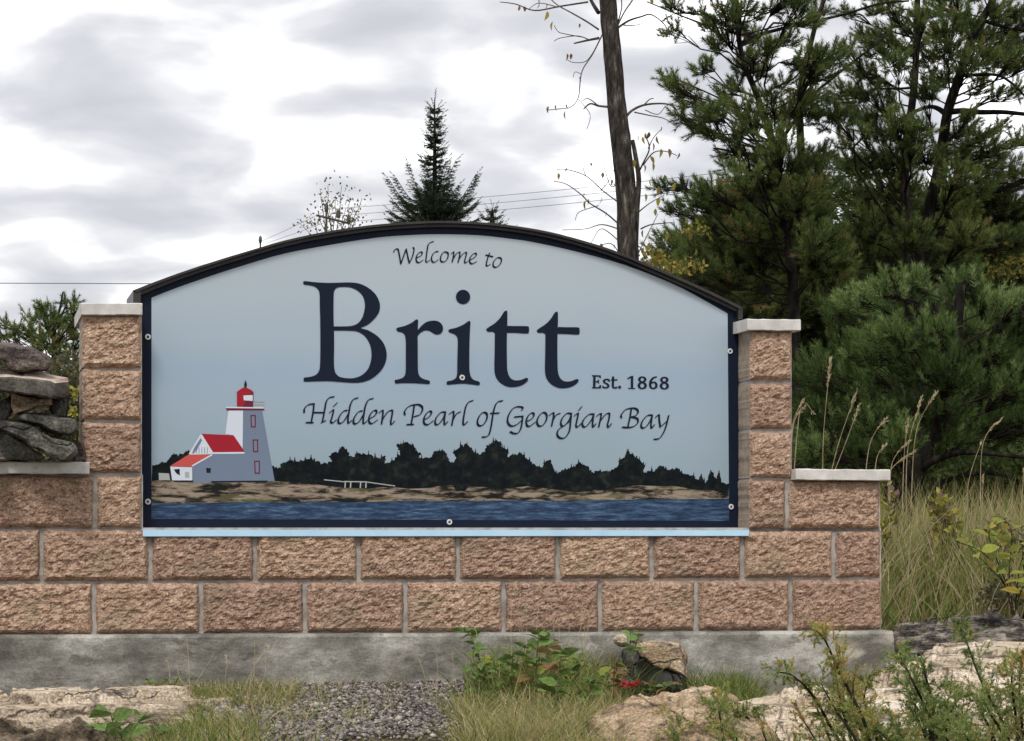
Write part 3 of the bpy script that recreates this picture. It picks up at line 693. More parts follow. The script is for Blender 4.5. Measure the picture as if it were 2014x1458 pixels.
gb = [[[(150, 203), (110, 240), (92, 295), (108, 330), (145, 325), (180, 275), (185, 220), (150, 203)]],
      [[(335, 92), (290, 102), (260, 150), (240, 240), (225, 340), (205, 415), (172, 440), (140, 440)], [(220, 212), (300, 210)]],
      [[(522, 182), (530, 157), (480, 148), (430, 172), (390, 240), (386, 300), (420, 335), (470, 322), (515, 285)], [(530, 240), (522, 310), (510, 365), (480, 405), (440, 405), (410, 390)], [(452, 247), (532, 240)]],
      [[(570, 290), (615, 267), (640, 228), (622, 207), (588, 230), (565, 280), (570, 325), (595, 338), (648, 300)]],
      [[(730, 203), (690, 235), (668, 290), (683, 332), (720, 330), (755, 285), (762, 228), (730, 203)]],
      [[(790, 230), (825, 207), (828, 240), (810, 335)], [(818, 290), (850, 232), (890, 213)]],
      [[(998, 215), (955, 214), (912, 260), (898, 310), (915, 337), (948, 318), (985, 265), (1000, 218)], [(1000, 215), (992, 300), (980, 385), (940, 445), (895, 452), (864, 420), (875, 372), (925, 335), (985, 290)]],
      [[(1030, 235), (1065, 214), (1052, 290), (1045, 330), (1060, 345), (1095, 310)], [(1072, 183), (1098, 150)]],
      [[(1215, 220), (1170, 224), (1120, 272), (1106, 320), (1125, 345), (1155, 328), (1195, 275), (1217, 225)], [(1217, 220), (1205, 310), (1212, 345), (1235, 315)]],
      [[(1247, 238), (1285, 214), (1285, 250), (1265, 345)], [(1272, 300), (1325, 228), (1366, 213), (1365, 260), (1350, 320), (1360, 347), (1385, 315)]],
      [[(1485, 255), (1482, 228), (1520, 180), (1580, 162), (1628, 170), (1645, 200), (1620, 235), (1568, 250)], [(1575, 248), (1635, 262), (1642, 302), (1600, 340), (1540, 350), (1495, 345)], [(1580, 170), (1565, 260), (1545, 345)]],
      [[(1780, 230), (1735, 234), (1690, 282), (1674, 330), (1690, 355), (1725, 338), (1762, 285), (1782, 235)], [(1782, 230), (1770, 320), (1777, 355), (1800, 325)]],
      [[(1815, 250), (1845, 227), (1850, 280), (1860, 345)], [(1860, 345), (1915, 295)], [(1940, 235), (1917, 330), (1890, 400), (1850, 455), (1800, 462)]]]
for Zf, gl, word in ((ZH, hp[:6], 'Hidden'), (ZH, hp[6:], 'Pearl'), (ZG, gb[:2], 'of'), (ZG, gb[2:10], 'Georgian'), (ZG, gb[10:], 'Bay')):
    union_glyphs('lettering', [pen(Zf, 0, g, 5.0, 1.5) for g in gl], 'dark script reading ' + word)

# screws with washers
def screw(px, py):
    c = S(px, py, LET + 2); r = 0.0115; V = []; F = []
    for (rr, dd) in ((r, 0.0), (r * 0.9, 0.003), (r * 0.5, 0.003), (r * 0.45, 0.001)):
        for k in range(14):
            a = 2 * pi * k / 14
            V.append(c + Vector((TD[0], TD[1], 0)) * rr * math.cos(a) + Vector((0, 0, 1)) * rr * math.sin(a) - nb * dd)
    for i in range(3):
        for k in range(14): F.append((i * 14 + k, i * 14 + (k + 1) % 14, (i + 1) * 14 + (k + 1) % 14, (i + 1) * 14 + k))
    w = obj('washer', [tuple(v) for v in V], F, m_washer, sign)
    V = [c - nb * 0.0008 + Vector((TD[0], TD[1], 0)) * 0.006 * math.cos(2 * pi * k / 10) + Vector((0, 0, 1)) * 0.006 * math.sin(2 * pi * k / 10) for k in range(10)]
    V.append(c - nb * 0.004)
    obj('bolt', [tuple(v) for v in V], [(k, (k + 1) % 10, 10) for k in range(10)], m_bolt, w)
for p in ((291, 663), (291, 987), (1436, 691), (1438, 997), (884, 1027), (909, 743)): screw(*p)
# ================================================================== rocks
m_rock_dark = mat('dark_gneiss', grain=0.35, gscale=110, crack=(3.0, (1, 1, 2.5), 0.6), cols=[(0.30, (0.028, 0.027, 0.025)), (0.48, (0.066, 0.062, 0.056)), (0.62, (0.112, 0.104, 0.092)), (0.78, (0.21, 0.195, 0.17))], scale=9, detail=10, nrough=0.7, rough=0.95, bump=0.8, bscale=38, bdist=0.012, spec=0.1,
                  speck=[(6, 0.60, (0.105, 0.108, 0.085), 0.4), (18, 0.66, (0.22, 0.215, 0.19), 0.4)])
m_rock_grey = mat('pinkish_grey_gneiss', grain=0.35, gscale=110, crack=(2.6, (1, 1, 2.5), 0.6), cols=[(0.30, (0.045, 0.038, 0.036)), (0.48, (0.11, 0.088, 0.082)), (0.62, (0.18, 0.145, 0.135)), (0.75, (0.29, 0.245, 0.23))], scale=8, detail=10, nrough=0.72, rough=0.95, bump=0.8, bscale=45, bdist=0.012, spec=0.1, stretch=(0.6, 0.6, 2.2),
                  speck=[(7, 0.60, (0.11, 0.11, 0.08), 0.5)])
m_rock_slab = mat('grey_slab_body', grain=0.25, gscale=110, cols=[(0.35, (0.05, 0.048, 0.042)), (0.55, (0.08, 0.074, 0.064)), (0.75, (0.13, 0.118, 0.10))], scale=10, detail=8, rough=0.95, bump=0.6, bscale=50, bdist=0.008, spec=0.1)
m_rock_top = mat('pink_lit_top', [(0.35, (0.40, 0.31, 0.26)), (0.6, (0.58, 0.47, 0.41))], scale=18, detail=8, rough=0.95, bump=0.6, bscale=60, bdist=0.008, spec=0.1)  # pink of the upper faces, with light from above put into its paleness
m_rock_pink = mat('pink_granite', [(0.30, (0.09, 0.07, 0.052)), (0.42, (0.27, 0.195, 0.125)), (0.54, (0.42, 0.31, 0.205)), (0.70, (0.53, 0.43, 0.32))], scale=5, detail=11, nrough=0.68, rough=0.95, bump=0.9, bscale=26, bdist=0.02, spec=0.1, stretch=(0.8, 1, 2.2), distort=0.5,
                  grain=0.32, gscale=120, crack=(2.2, (1, 1, 3.2), 0.8), speck=[(5, 0.62, (0.13, 0.115, 0.10), 0.8), (34, 0.66, (0.07, 0.065, 0.06), 0.8)])
m_rock_cream = mat('cream_bedrock', [(0.26, (0.18, 0.145, 0.11)), (0.38, (0.39, 0.315, 0.235)), (0.52, (0.55, 0.455, 0.345)), (0.72, (0.67, 0.585, 0.48))], scale=4, detail=11, nrough=0.66, rough=0.95, bump=0.8, bscale=22, bdist=0.02, spec=0.1, stretch=(0.6, 1, 3.0), distort=0.6,
                   grain=0.30, gscale=120, crack=(2.0, (0.8, 1, 3.6), 0.8), speck=[(6, 0.64, (0.13, 0.115, 0.10), 0.8), (34, 0.67, (0.05, 0.045, 0.04), 0.7)])
m_rock_brown = mat('mossy_brown_rock', [(0.30, (0.03, 0.025, 0.018)), (0.46, (0.09, 0.07, 0.05)), (0.60, (0.17, 0.13, 0.095)), (0.75, (0.30, 0.24, 0.18))], grain=0.3, gscale=110, crack=(2.5, (1, 1, 2), 0.8), scale=8, detail=10, nrough=0.7, rough=1, bump=0.9, bscale=35, bdist=0.02, spec=0.05)
m_rock_lichen = mat('lichened_bedrock_edge', [(0.36, (0.04, 0.036, 0.035)), (0.50, (0.13, 0.115, 0.105)), (0.60, (0.33, 0.29, 0.25)), (0.75, (0.5, 0.44, 0.38))], scale=13, detail=10, nrough=0.72, rough=1, bump=1.0, bscale=40, bdist=0.03, spec=0.05, stretch=(0.6, 0.8, 2.2))

def resample(poly, c, n):                # radius of an outline at n directions around c
    P = np.array(poly, float) - c; out = []
    for k in range(n):
        a = 2 * pi * k / n; d = np.array([math.cos(a), math.sin(a)]); best = 1
        for i in range(len(P)):
            p, q = P[i], P[(i + 1) % len(P)]; e = q - p
            den = d[0] * e[1] - d[1] * e[0]
            if abs(den) < 1e-9: continue
            t = (p[0] * e[1] - p[1] * e[0]) / den; u = (p[0] * d[1] - p[1] * d[0]) / den
            if t > 0 and -1e-6 <= u <= 1 + 1e-6: best = max(best, t)
        out.append(c + d * best)
    return np.array(out)
def rock(front, depth, thick, m, label, group=None, back=None, lift=0.0, seed=0, cat='rock', name='cairn_stone', rough=0.006, n=72, tops=None, edge=0.10, kind=None):
    """an irregular stone: its near face follows an outline, the far face another, joined through real thickness"""
    front = np.array(front, float); c = front.mean(0)
    fo = resample(front, c, n); bo = resample(np.array(back, float), c, n) if back is not None else fo
    rings = []
    def ringpts(o, s, Y):
        return [at(*(c + (p - c) * s), Y) for p in o]
    Yf = depth
    for s in (0.25, 0.5, 0.75, 0.93): rings.append(ringpts(fo, s, Yf + 0.006 * (s > 0.9)))
    rings.append(ringpts(fo, 1.0, Yf + edge * thick))
    midk = 0.5
    rings.append(ringpts(fo * (1 - midk) + bo * midk, 1.0, Yf + (0.5 * edge + 0.25) * thick))
    rings.append(ringpts(bo, 1.0, Yf + 0.5 * thick))
    rings.append(ringpts(bo, 0.99, Yf + 0.8 * thick)); rings.append(ringpts(bo, 0.9, Yf + 0.97 * thick)); rings.append(ringpts(bo, 0.5, Yf + thick))
    V = [p for r in rings for p in r]
    nr = len(rings); V.append(at(*c, Yf)); V.append(at(*c, Yf + thick))
    out = []
    for p in V:
        k = rough * (fbm((p.x * 12 + seed, p.y * 12, p.z * 12), 5) * 1.3 + round(3 * fbm((p.x * 5, p.y * 5 + seed, p.z * 9), 2)) * 0.33 + 0.35)
        q = Vector((p.x - at(*c, p.y).x, 0, p.z - at(*c, p.y).z)); L = q.length + 1e-6
        out.append(p + q / L * k - Vector((0, rough * 0.9 * fbm((p.x * 11, p.z * 11, seed + 7), 4), 0)))
    F = []; mi = []
    for r in range(nr - 1):
        for k in range(n):
            F.append((r * n + k, r * n + (k + 1) % n, (r + 1) * n + (k + 1) % n, (r + 1) * n + k)); mi.append(1 if (tops and 4 <= r <= 7 and math.sin(2 * pi * (k + .5) / n) < -0.05) else 0)
    for k in range(n):
        F.append((nr * n, (k + 1) % n, k)); mi.append(0)
        F.append((nr * n + 1, (nr - 1) * n + k, (nr - 1) * n + (k + 1) % n)); mi.append(0)
    return obj(name, [tuple(p) for p in out], F, [m, tops or m], None, mi=mi, label=label, cat=cat, group=group, kind=kind)
CZ = lambda pts: [(x / 4.05, 560 + y / 4.05) for x, y in pts]
cg = 'stones piled into a cairn on the low wall'
rock(CZ([(-160, 500), (-60, 480), (30, 485), (150, 492), (250, 505), (320, 540), (378, 575), (385, 620), (370, 675), (240, 688), (140, 690), (70, 650), (10, 560), (-60, 555), (-150, 600)]), 7.38, 0.30, m_rock_grey, 'rounded pinkish grey boulder on top of the stone cairn', cg, seed=1, rough=0.011)
rock(CZ([(-200, 745), (-60, 735), (100, 738), (250, 752), (440, 768), (443, 800), (445, 908), (330, 890), (180, 872), (60, 855), (-200, 835)]), 7.34, 0.36, m_rock_slab, 'long flat slab with pinkish top carrying the round boulder of the cairn', cg,
     back=CZ([(-200, 700), (-60, 690), (90, 680), (180, 715), (230, 690), (300, 688), (400, 720), (530, 742), (545, 800), (530, 895), (445, 915), (330, 890), (180, 872), (60, 855), (-200, 835)]), seed=2, tops=m_rock_top, rough=0.005, edge=0.06)
rock(CZ([(115, 870), (200, 885), (330, 905), (400, 915), (395, 965), (300, 965), (200, 1000), (125, 1025), (105, 960)]), 7.42, 0.28, m_rock_pink, 'small tan wedge stone under the long slab of the cairn', cg, seed=3, rough=0.007)
rock(CZ([(440, 880), (530, 890), (535, 960), (520, 1060), (440, 1050), (400, 1000), (410, 920)]), 7.62, 0.2, m_rock_dark, 'brown upright stone behind the tan wedge stone', cg, seed=4)
rock(CZ([(140, 1040), (180, 1022), (300, 1030), (420, 1035), (480, 1060), (600, 1065), (610, 1150), (570, 1200), (480, 1190), (380, 1150), (250, 1105), (150, 1070)]), 7.40, 0.28, m_rock_dark, 'dark grey wedge slab tilting right below the tan wedge stone', cg, seed=5, rough=0.008)
rock(CZ([(-30, 1095), (60, 1080), (150, 1090), (260, 1130), (330, 1190), (420, 1225), (540, 1245), (555, 1240), (605, 1290), (600, 1340), (540, 1390), (480, 1398), (400, 1370), (300, 1300), (180, 1230), (90, 1190), (-30, 1150)]), 7.36, 0.3, m_rock_dark, 'lichened dark slab slanting across the foot of the cairn', cg, seed=6, rough=0.01)
rock(CZ([(-180, 1110), (-20, 1160), (100, 1200), (190, 1250), (290, 1330), (370, 1390), (200, 1400), (-180, 1402)]), 7.46, 0.26, m_rock_dark, 'dark base stone under the slanting lichened slab', cg, seed=7, rough=0.008)
rock(CZ([(-150, 1330), (-20, 1300), (10, 1340), (40, 1395), (-10, 1402), (-150, 1402)]), 7.34, 0.15, m_rock_grey, 'small pale stone at the left foot of the cairn', cg, seed=8, rough=0.006)
rock(CZ([(600, 1280), (640, 1260), (665, 1320), (670, 1400), (590, 1402), (590, 1350)]), 7.56, 0.12, m_rock_grey, 'small pale brown stone between the cairn and the left pillar', cg, seed=9)
rock(CZ([(-180, 1040), (-90, 1000), (60, 900), (75, 880), (95, 1000), (30, 1080), (-30, 1100), (-180, 1110)]), 7.60, 0.2, m_rock_dark, 'dark upright stone behind the cairn at the left edge', cg, seed=10)

# bedrock and boulders: mounds with ledges
def mound(name, cx, cy, rx, ry, zt, zb, m, label, cat, p=2.6, q=1.6, seed=0, rot=0.0, amp=0.03, ledge=0.0, tilt=(0, 0), nx=170, ny=110, sc=3.2, extra=None, kind=None):
    V = []; F = []; mi = []
    c, s = math.cos(rot), math.sin(rot)
    for j in range(ny + 1):
        for i in range(nx + 1):
            u = -1.15 + 2.3 * i / nx; v = -1.15 + 2.3 * j / ny
            X = cx + (u * rx) * c - (v * ry) * s; Y = cy + (u * rx) * s + (v * ry) * c
            wob = 0.16 * fbm((X * 1.7 + seed, Y * 1.7, 3), 4)
            r = (abs(u) ** p + abs(v) ** p) ** (1 / p) + wob
            hgt = max(0.0, 1 - max(r, 0) ** (p * q)) ** 0.75 if r < 1 else -(r - 1) * 2.0
            z = zb + (zt - zb) * hgt + (tilt[0] * u + tilt[1] * v) * max(hgt, 0)
            f = fbm((X * sc, Y * sc + seed, seed), 6)
            z += 0.35 * amp * fbm((X * sc * 5, Y * sc * 5, seed + 2), 4)
            z += amp * f * (0.4 + 0.6 * min(1, max(hgt, 0) * 2))
            if ledge:
                st_ = ledge; k = z / st_ + 0.6 * fbm((X * 2.2, Y * 2.2, seed + 9), 3); fr = k - math.floor(k)
                z += st_ * 0.85 * (sm(0.42, 0.58, fr) - fr)
            V.append((X, Y, float(z)))
    for j in range(ny):
        for i in range(nx): F.append((j * (nx + 1) + i, j * (nx + 1) + i + 1, (j + 1) * (nx + 1) + i + 1, (j + 1) * (nx + 1) + i))
    o = obj(name, V, F, m, None, label=label, cat=cat, kind=kind, smooth=False)
    return o
g0 = gpt(80, 1440)
mound('rock_slab', -1.74, 6.98, 1.0, 0.30, -0.185, -0.52, m_rock_cream, 'broad pale bedrock slab at the lower left in front of the footing', 'rock', seed=3, rot=0.24, p=3, q=1.5, amp=0.06, ledge=0.04, tilt=(0.03, 0.02), sc=3.6)
mound('rock_slab', -1.62, 6.52, 0.78, 0.26, -0.255, -0.55, m_rock_brown, 'brown mossy rock face below the pale slab at the bottom left', 'rock', seed=5, rot=0.2, p=2.6, q=1.5, amp=0.08, ledge=0.0, tilt=(-0.02, 0.02), sc=4)
mound('rock_slab', 0.52, 6.25, 0.42, 0.50, -0.125, -0.50, m_rock_pink, 'rounded pinkish tan granite boulder at the bottom right of centre', 'rock', seed=8, rot=0.15, p=2.2, q=1.3, amp=0.05, ledge=0.0, tilt=(0.03, 0.04), sc=3)
mound('rock_slab', 1.15, 6.9, 0.62, 0.62, -0.19, -0.5, m_rock_cream, 'pale layered rock sloping down between the pink boulder and the junipers', 'rock', seed=14, rot=-0.2, p=2.4, q=1.4, amp=0.04, ledge=0.04, tilt=(-0.02, 0.06))
mound('bedrock_shelf', 2.45, 8.2, 1.05, 0.95, -0.10, -0.45, m_rock_cream, 'pale cream bedrock shelf beyond the right end of the footing', 'rock', seed=21, rot=0.1, p=3, q=1.5, amp=0.035, ledge=0.028, tilt=(0.0, 0.07))
mound('bedrock_ledge', 2.75, 9.0, 1.25, 0.45, 0.0, -0.25, m_rock_lichen, 'dark lichened ledge of bedrock under the tall grass', 'rock', seed=27, rot=0.05, p=3, q=1.7, amp=0.06, ledge=0.05, tilt=(0.0, 0.03), sc=5)
# leaning stone in front of the footing with a dark hollow under it
RR = lambda pts: [(1180 + x / 5.3, 1220 + y / 5.3) for x, y in pts]
rock(RR([(430, 235), (560, 262), (800, 262), (835, 340), (880, 420), (905, 500), (900, 590), (760, 520), (690, 480), (620, 470), (520, 410), (440, 380), (385, 300)]), 7.38, 0.72, m_rock_pink, 'pink layered stone leaning against the footing over a dark hollow', back=RR([(400, 250), (560, 230), (830, 250), (870, 350), (890, 420), (905, 500), (900, 590), (760, 540), (690, 500), (620, 485), (500, 420), (430, 390), (330, 300)]), seed=31, name='leaning_stone', rough=0.012, cat='rock')
rock(RR([(240, 330), (300, 300), (390, 300), (440, 390), (520, 415), (430, 400), (330, 410), (300, 480), (330, 560), (370, 600), (340, 610), (280, 520), (250, 430)]), 7.40, 0.62, m_rock_dark, 'dark stone propping the left side of the leaning pink stone', seed=32, name='prop_stone', rough=0.006)
rock(RR([(150, 200), (180, 165), (250, 150), (290, 190), (280, 250), (220, 265), (165, 235)]), 7.5, 0.12, m_rock_cream, 'small white stone resting above the dark prop stone', seed=33, name='small_stone')
rock(RR([(190, 480), (250, 460), (320, 560), (190, 565)]), 7.35, 0.15, m_rock_pink, 'small pink stone beside the red-stemmed plant', seed=34, name='small_stone', rough=0.004)

# gravel and loose stones
m_gravel = mat('gravel', [(0.35, (0.055, 0.047, 0.046)), (0.5, (0.155, 0.135, 0.13)), (0.65, (0.29, 0.26, 0.25))], scale=30, detail=4, rough=0.95, island=0.5, spec=0.15)
def gravel(name, n, px0, py0, px1, py1, r0, r1, test=None, m=None):
    ico = np.array([(0, 0, 1), (.894, 0, .447), (.276, .851, .447), (-.724, .526, .447), (-.724, -.526, .447), (.276, -.851, .447), (.724, .526, -.447), (-.276, .851, -.447), (-.894, 0, -.447), (-.276, -.851, -.447), (.724, -.526, -.447), (0, 0, -1)])
    fi = np.array([(0, 1, 2), (0, 2, 3), (0, 3, 4), (0, 4, 5), (0, 5, 1), (1, 6, 2), (2, 7, 3), (3, 8, 4), (4, 9, 5), (5, 10, 1), (2, 6, 7), (3, 7, 8), (4, 8, 9), (5, 9, 10), (1, 10, 6), (6, 11, 7), (7, 11, 8), (8, 11, 9), (9, 11, 10), (10, 11, 6)])
    V = []; F = []
    a, b = gpt(px0, py1), gpt(px1, py1); far = gpt((px0 + px1) / 2, py0)
    k = 0
    while k < n:
        Y = R.uniform(min(a[1], b[1]) - 0.1, far[1] + 0.15); px = R.uniform(px0, px1); X = (px - PX) / FOC * Y
        if Y > wallY(X) - 0.075: continue
        z = float(gz(X, Y)); py = PY - (z - CAMZ) / Y * FOC
        if test and not test(px, py): k += 0.05; continue
        r = R.uniform(r0, r1) * (1.0 if R.random() < 0.9 else 1.7)
        s = r * R.uniform(0.6, 1.3, 3) * (1, 1, 0.7); rot = R.uniform(0, 2 * pi)
        v = ico * (1 + R.normal(0, 0.13, (12, 1))) * s
        v = np.stack([v[:, 0] * math.cos(rot) - v[:, 1] * math.sin(rot), v[:, 0] * math.sin(rot) + v[:, 1] * math.cos(rot), v[:, 2]], 1)
        V.append(v + (X, Y, z + 0.35 * r + 0.012 * R.random())); F.append(fi + 12 * len(F)); k += 1
    obj(name, np.concatenate(V), np.concatenate(F).astype(int), m or m_gravel, kind='stuff')
def in_gravel(px, py):
    e = np.interp(px, [430, 520, 620, 900, 1000, 1080], [1400, 1345, 1325, 1325, 1330, 1350]); f = np.interp(px, [430, 560, 700, 950, 1080], [1420, 1475, 1440, 1410, 1400])
    return e - 6 < py < f + 25 * R.random()
gravel('gravel', 15000, 420, 1322, 1100, 1458, 0.0028, 0.0078, in_gravel)
gravel('gravel', 2600, 360, 1325, 1120, 1458, 0.003, 0.010, lambda x, y: R.random() < 0.5, mat('mixed_stones', [(0.35, (0.09, 0.075, 0.065)), (0.5, (0.20, 0.17, 0.15)), (0.65, (0.36, 0.31, 0.27))], scale=30, detail=4, rough=0.95, island=0.5, spec=0.1))
gravel('gravel', 900, 1150, 1350, 1500, 1458, 0.004, 0.014, lambda x, y: True)
# ================================================================== vegetation
m_bark_pine = mat('pine_bark', [(0.35, (0.010, 0.009, 0.008)), (0.6, (0.026, 0.022, 0.019)), (0.75, (0.055, 0.046, 0.04))], scale=22, rough=1, bump=0.8, bscale=60, bdist=0.01, spec=0.05, stretch=(1, 1, 0.3))
m_bark_grey = mat('grey_furrowed_bark', [(0.30, (0.016, 0.014, 0.012)), (0.48, (0.042, 0.036, 0.031)), (0.60, (0.075, 0.065, 0.056)), (0.78, (0.22, 0.20, 0.175))], scale=30, detail=9, nrough=0.75, rough=1, bump=1.0, bscale=50, bdist=0.015, spec=0.05, stretch=(1.2, 1.2, 0.28))
m_twig = mat('twig_bark', [(0.4, (0.06, 0.048, 0.04)), (0.7, (0.13, 0.11, 0.095))], scale=20, rough=1, spec=0.05)
m_twig_dark = mat('dark_twig', (0.022, 0.018, 0.015), rough=1, spec=0.05)
def needle_mat(name, stops): return mat(name, None, rough=0.65, tone=stops, spec=0.25, translucent=0.45)
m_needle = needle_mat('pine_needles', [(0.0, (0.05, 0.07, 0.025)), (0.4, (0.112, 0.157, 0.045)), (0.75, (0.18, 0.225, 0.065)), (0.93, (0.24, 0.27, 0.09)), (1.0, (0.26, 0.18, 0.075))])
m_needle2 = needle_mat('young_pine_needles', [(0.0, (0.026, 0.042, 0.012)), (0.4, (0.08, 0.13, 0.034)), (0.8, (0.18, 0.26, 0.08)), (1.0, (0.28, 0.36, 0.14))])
m_spruce = needle_mat('spruce_needles', [(0.0, (0.02, 0.034, 0.016)), (0.6, (0.05, 0.074, 0.036)), (1.0, (0.12, 0.15, 0.10))])
m_leaf_y = mat('yellowing_leaf', [(0.35, (0.30, 0.22, 0.03)), (0.55, (0.38, 0.30, 0.07)), (0.7, (0.34, 0.15, 0.06))], scale=3, rough=0.6, obrand=0.35, translucent=0.55)
m_leaf_g = mat('green_leaf', [(0.35, (0.095, 0.165, 0.04)), (0.65, (0.18, 0.25, 0.075))], scale=9, rough=0.75, spec=0.15, obrand=0.35, translucent=0.35)
m_leaf_b = mat('brownish_leaf', [(0.35, (0.14, 0.07, 0.035)), (0.65, (0.25, 0.16, 0.06))], scale=9, rough=0.7, obrand=0.3, translucent=0.4)
m_leaf_yg = mat('yellow_green_leaf', [(0.35, (0.22, 0.27, 0.05)), (0.65, (0.34, 0.34, 0.08))], scale=7, rough=0.75, spec=0.15, obrand=0.25, translucent=0.45)
m_leaf_red = mat('red_leaf', (0.42, 0.02, 0.035), rough=0.6, translucent=0.3, obrand=0.2)
m_scrub = mat('scrub_leaves', None, rough=0.7, spec=0.2, translucent=0.3, tone=[(0.0, (0.035, 0.04, 0.018)), (0.35, (0.085, 0.09, 0.04)), (0.6, (0.13, 0.115, 0.07)), (0.8, (0.15, 0.10, 0.085)), (0.92, (0.22, 0.23, 0.05)), (1, (0.35, 0.32, 0.06))])
m_yscrub = mat('yellowing_scrub_leaves', None, rough=0.7, spec=0.2, translucent=0.35, tone=[(0.0, (0.06, 0.07, 0.02)), (0.5, (0.15, 0.155, 0.04)), (0.8, (0.27, 0.23, 0.05)), (1, (0.36, 0.27, 0.07))])
m_grass = mat('grass_blades', None, rough=0.7, spec=0.2, translucent=0.42, tone=[(0.0, (0.06, 0.10, 0.025)), (0.3, (0.16, 0.215, 0.05)), (0.5, (0.30, 0.30, 0.09)), (0.7, (0.40, 0.33, 0.15)), (0.88, (0.48, 0.385, 0.225)), (1, (0.57, 0.49, 0.33))])
m_straw = mat('dry_seed_heads', [(0.35, (0.33, 0.26, 0.15)), (0.65, (0.52, 0.43, 0.28))], scale=20, rough=0.9, spec=0.1, translucent=0.25)
m_juniper = mat('juniper_needles', None, rough=0.6, spec=0.2, translucent=0.3, tone=[(0.0, (0.045, 0.08, 0.028)), (0.35, (0.12, 0.185, 0.055)), (0.65, (0.24, 0.285, 0.085)), (0.85, (0.34, 0.31, 0.09)), (1, (0.42, 0.28, 0.10))])

def unit(a): return a / (np.linalg.norm(a, axis=-1, keepdims=True) + 1e-9)
def shoots_mesh(base, dirs, length, tone, per=55, nl=0.035, nw=0.0022, ang=(0.45, 1.05), tfrom=0.08):
    """needles round every shoot: one thin triangle each"""
    m = len(base)
    k = np.repeat(np.arange(m), per); n = len(k)
    t = R.uniform(tfrom, 1.0, n)
    d = unit(dirs)[k]
    ref = np.where(np.abs(d[:, 2:3]) < 0.8, np.array([[0, 0, 1.0]]), np.array([[1.0, 0, 0]]))
    a = unit(np.cross(d, ref)); b = np.cross(d, a)
    az = R.uniform(0, 2 * pi, n)[:, None]; side = a * np.cos(az) + b * np.sin(az)
    an = (R.uniform(*ang, n) * (1.15 - 0.55 * t))[:, None]
    nd = d * np.cos(an) + side * np.sin(an)
    L = (nl * R.uniform(0.7, 1.15, n))[:, None] if np.ndim(nl) == 0 else (nl[k] * R.uniform(0.7, 1.15, n))[:, None]
    p = base[k] + d * (length[k] * t)[:, None]
    w = unit(np.cross(nd, R.normal(size=(n, 3)))) * nw * 0.5
    V = np.stack([p - w, p + w, p + nd * L], 1).reshape(-1, 3)
    F = np.arange(3 * n).reshape(-1, 3)
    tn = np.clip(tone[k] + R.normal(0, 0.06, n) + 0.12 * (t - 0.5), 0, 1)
    return V, F, tn
class Foliage:
    def __init__(s): s.b = []; s.d = []; s.l = []; s.t = []
    def add(s, b, d, l, t): s.b.append(b); s.d.append(d); s.l.append(l); s.t.append(t)
    def build(s, name, m, parent, **kw):
        V, F, t = shoots_mesh(np.array(s.b, float), np.array(s.d, float), np.array(s.l, float), np.array(s.t, float), **kw)
        return obj(name, V, F, m, parent, tone=t, kind='stuff')

def curve_pts(a, b, sag=0.0, n=6, wob=0.02):
    a = np.array(a, float); b = np.array(b, float); L = np.linalg.norm(b - a)
    out = []
    off = R.normal(0, wob * L, (n, 3))
    for i in range(n):
        t = i / (n - 1)
        p = a + (b - a) * t + np.array([0, 0, 1]) * sag * L * math.sin(pi * t) + off[i] * math.sin(pi * t)
        out.append(p)
    return np.array(out)
def pick(r, lo, hi): return lo + (hi - lo) * r

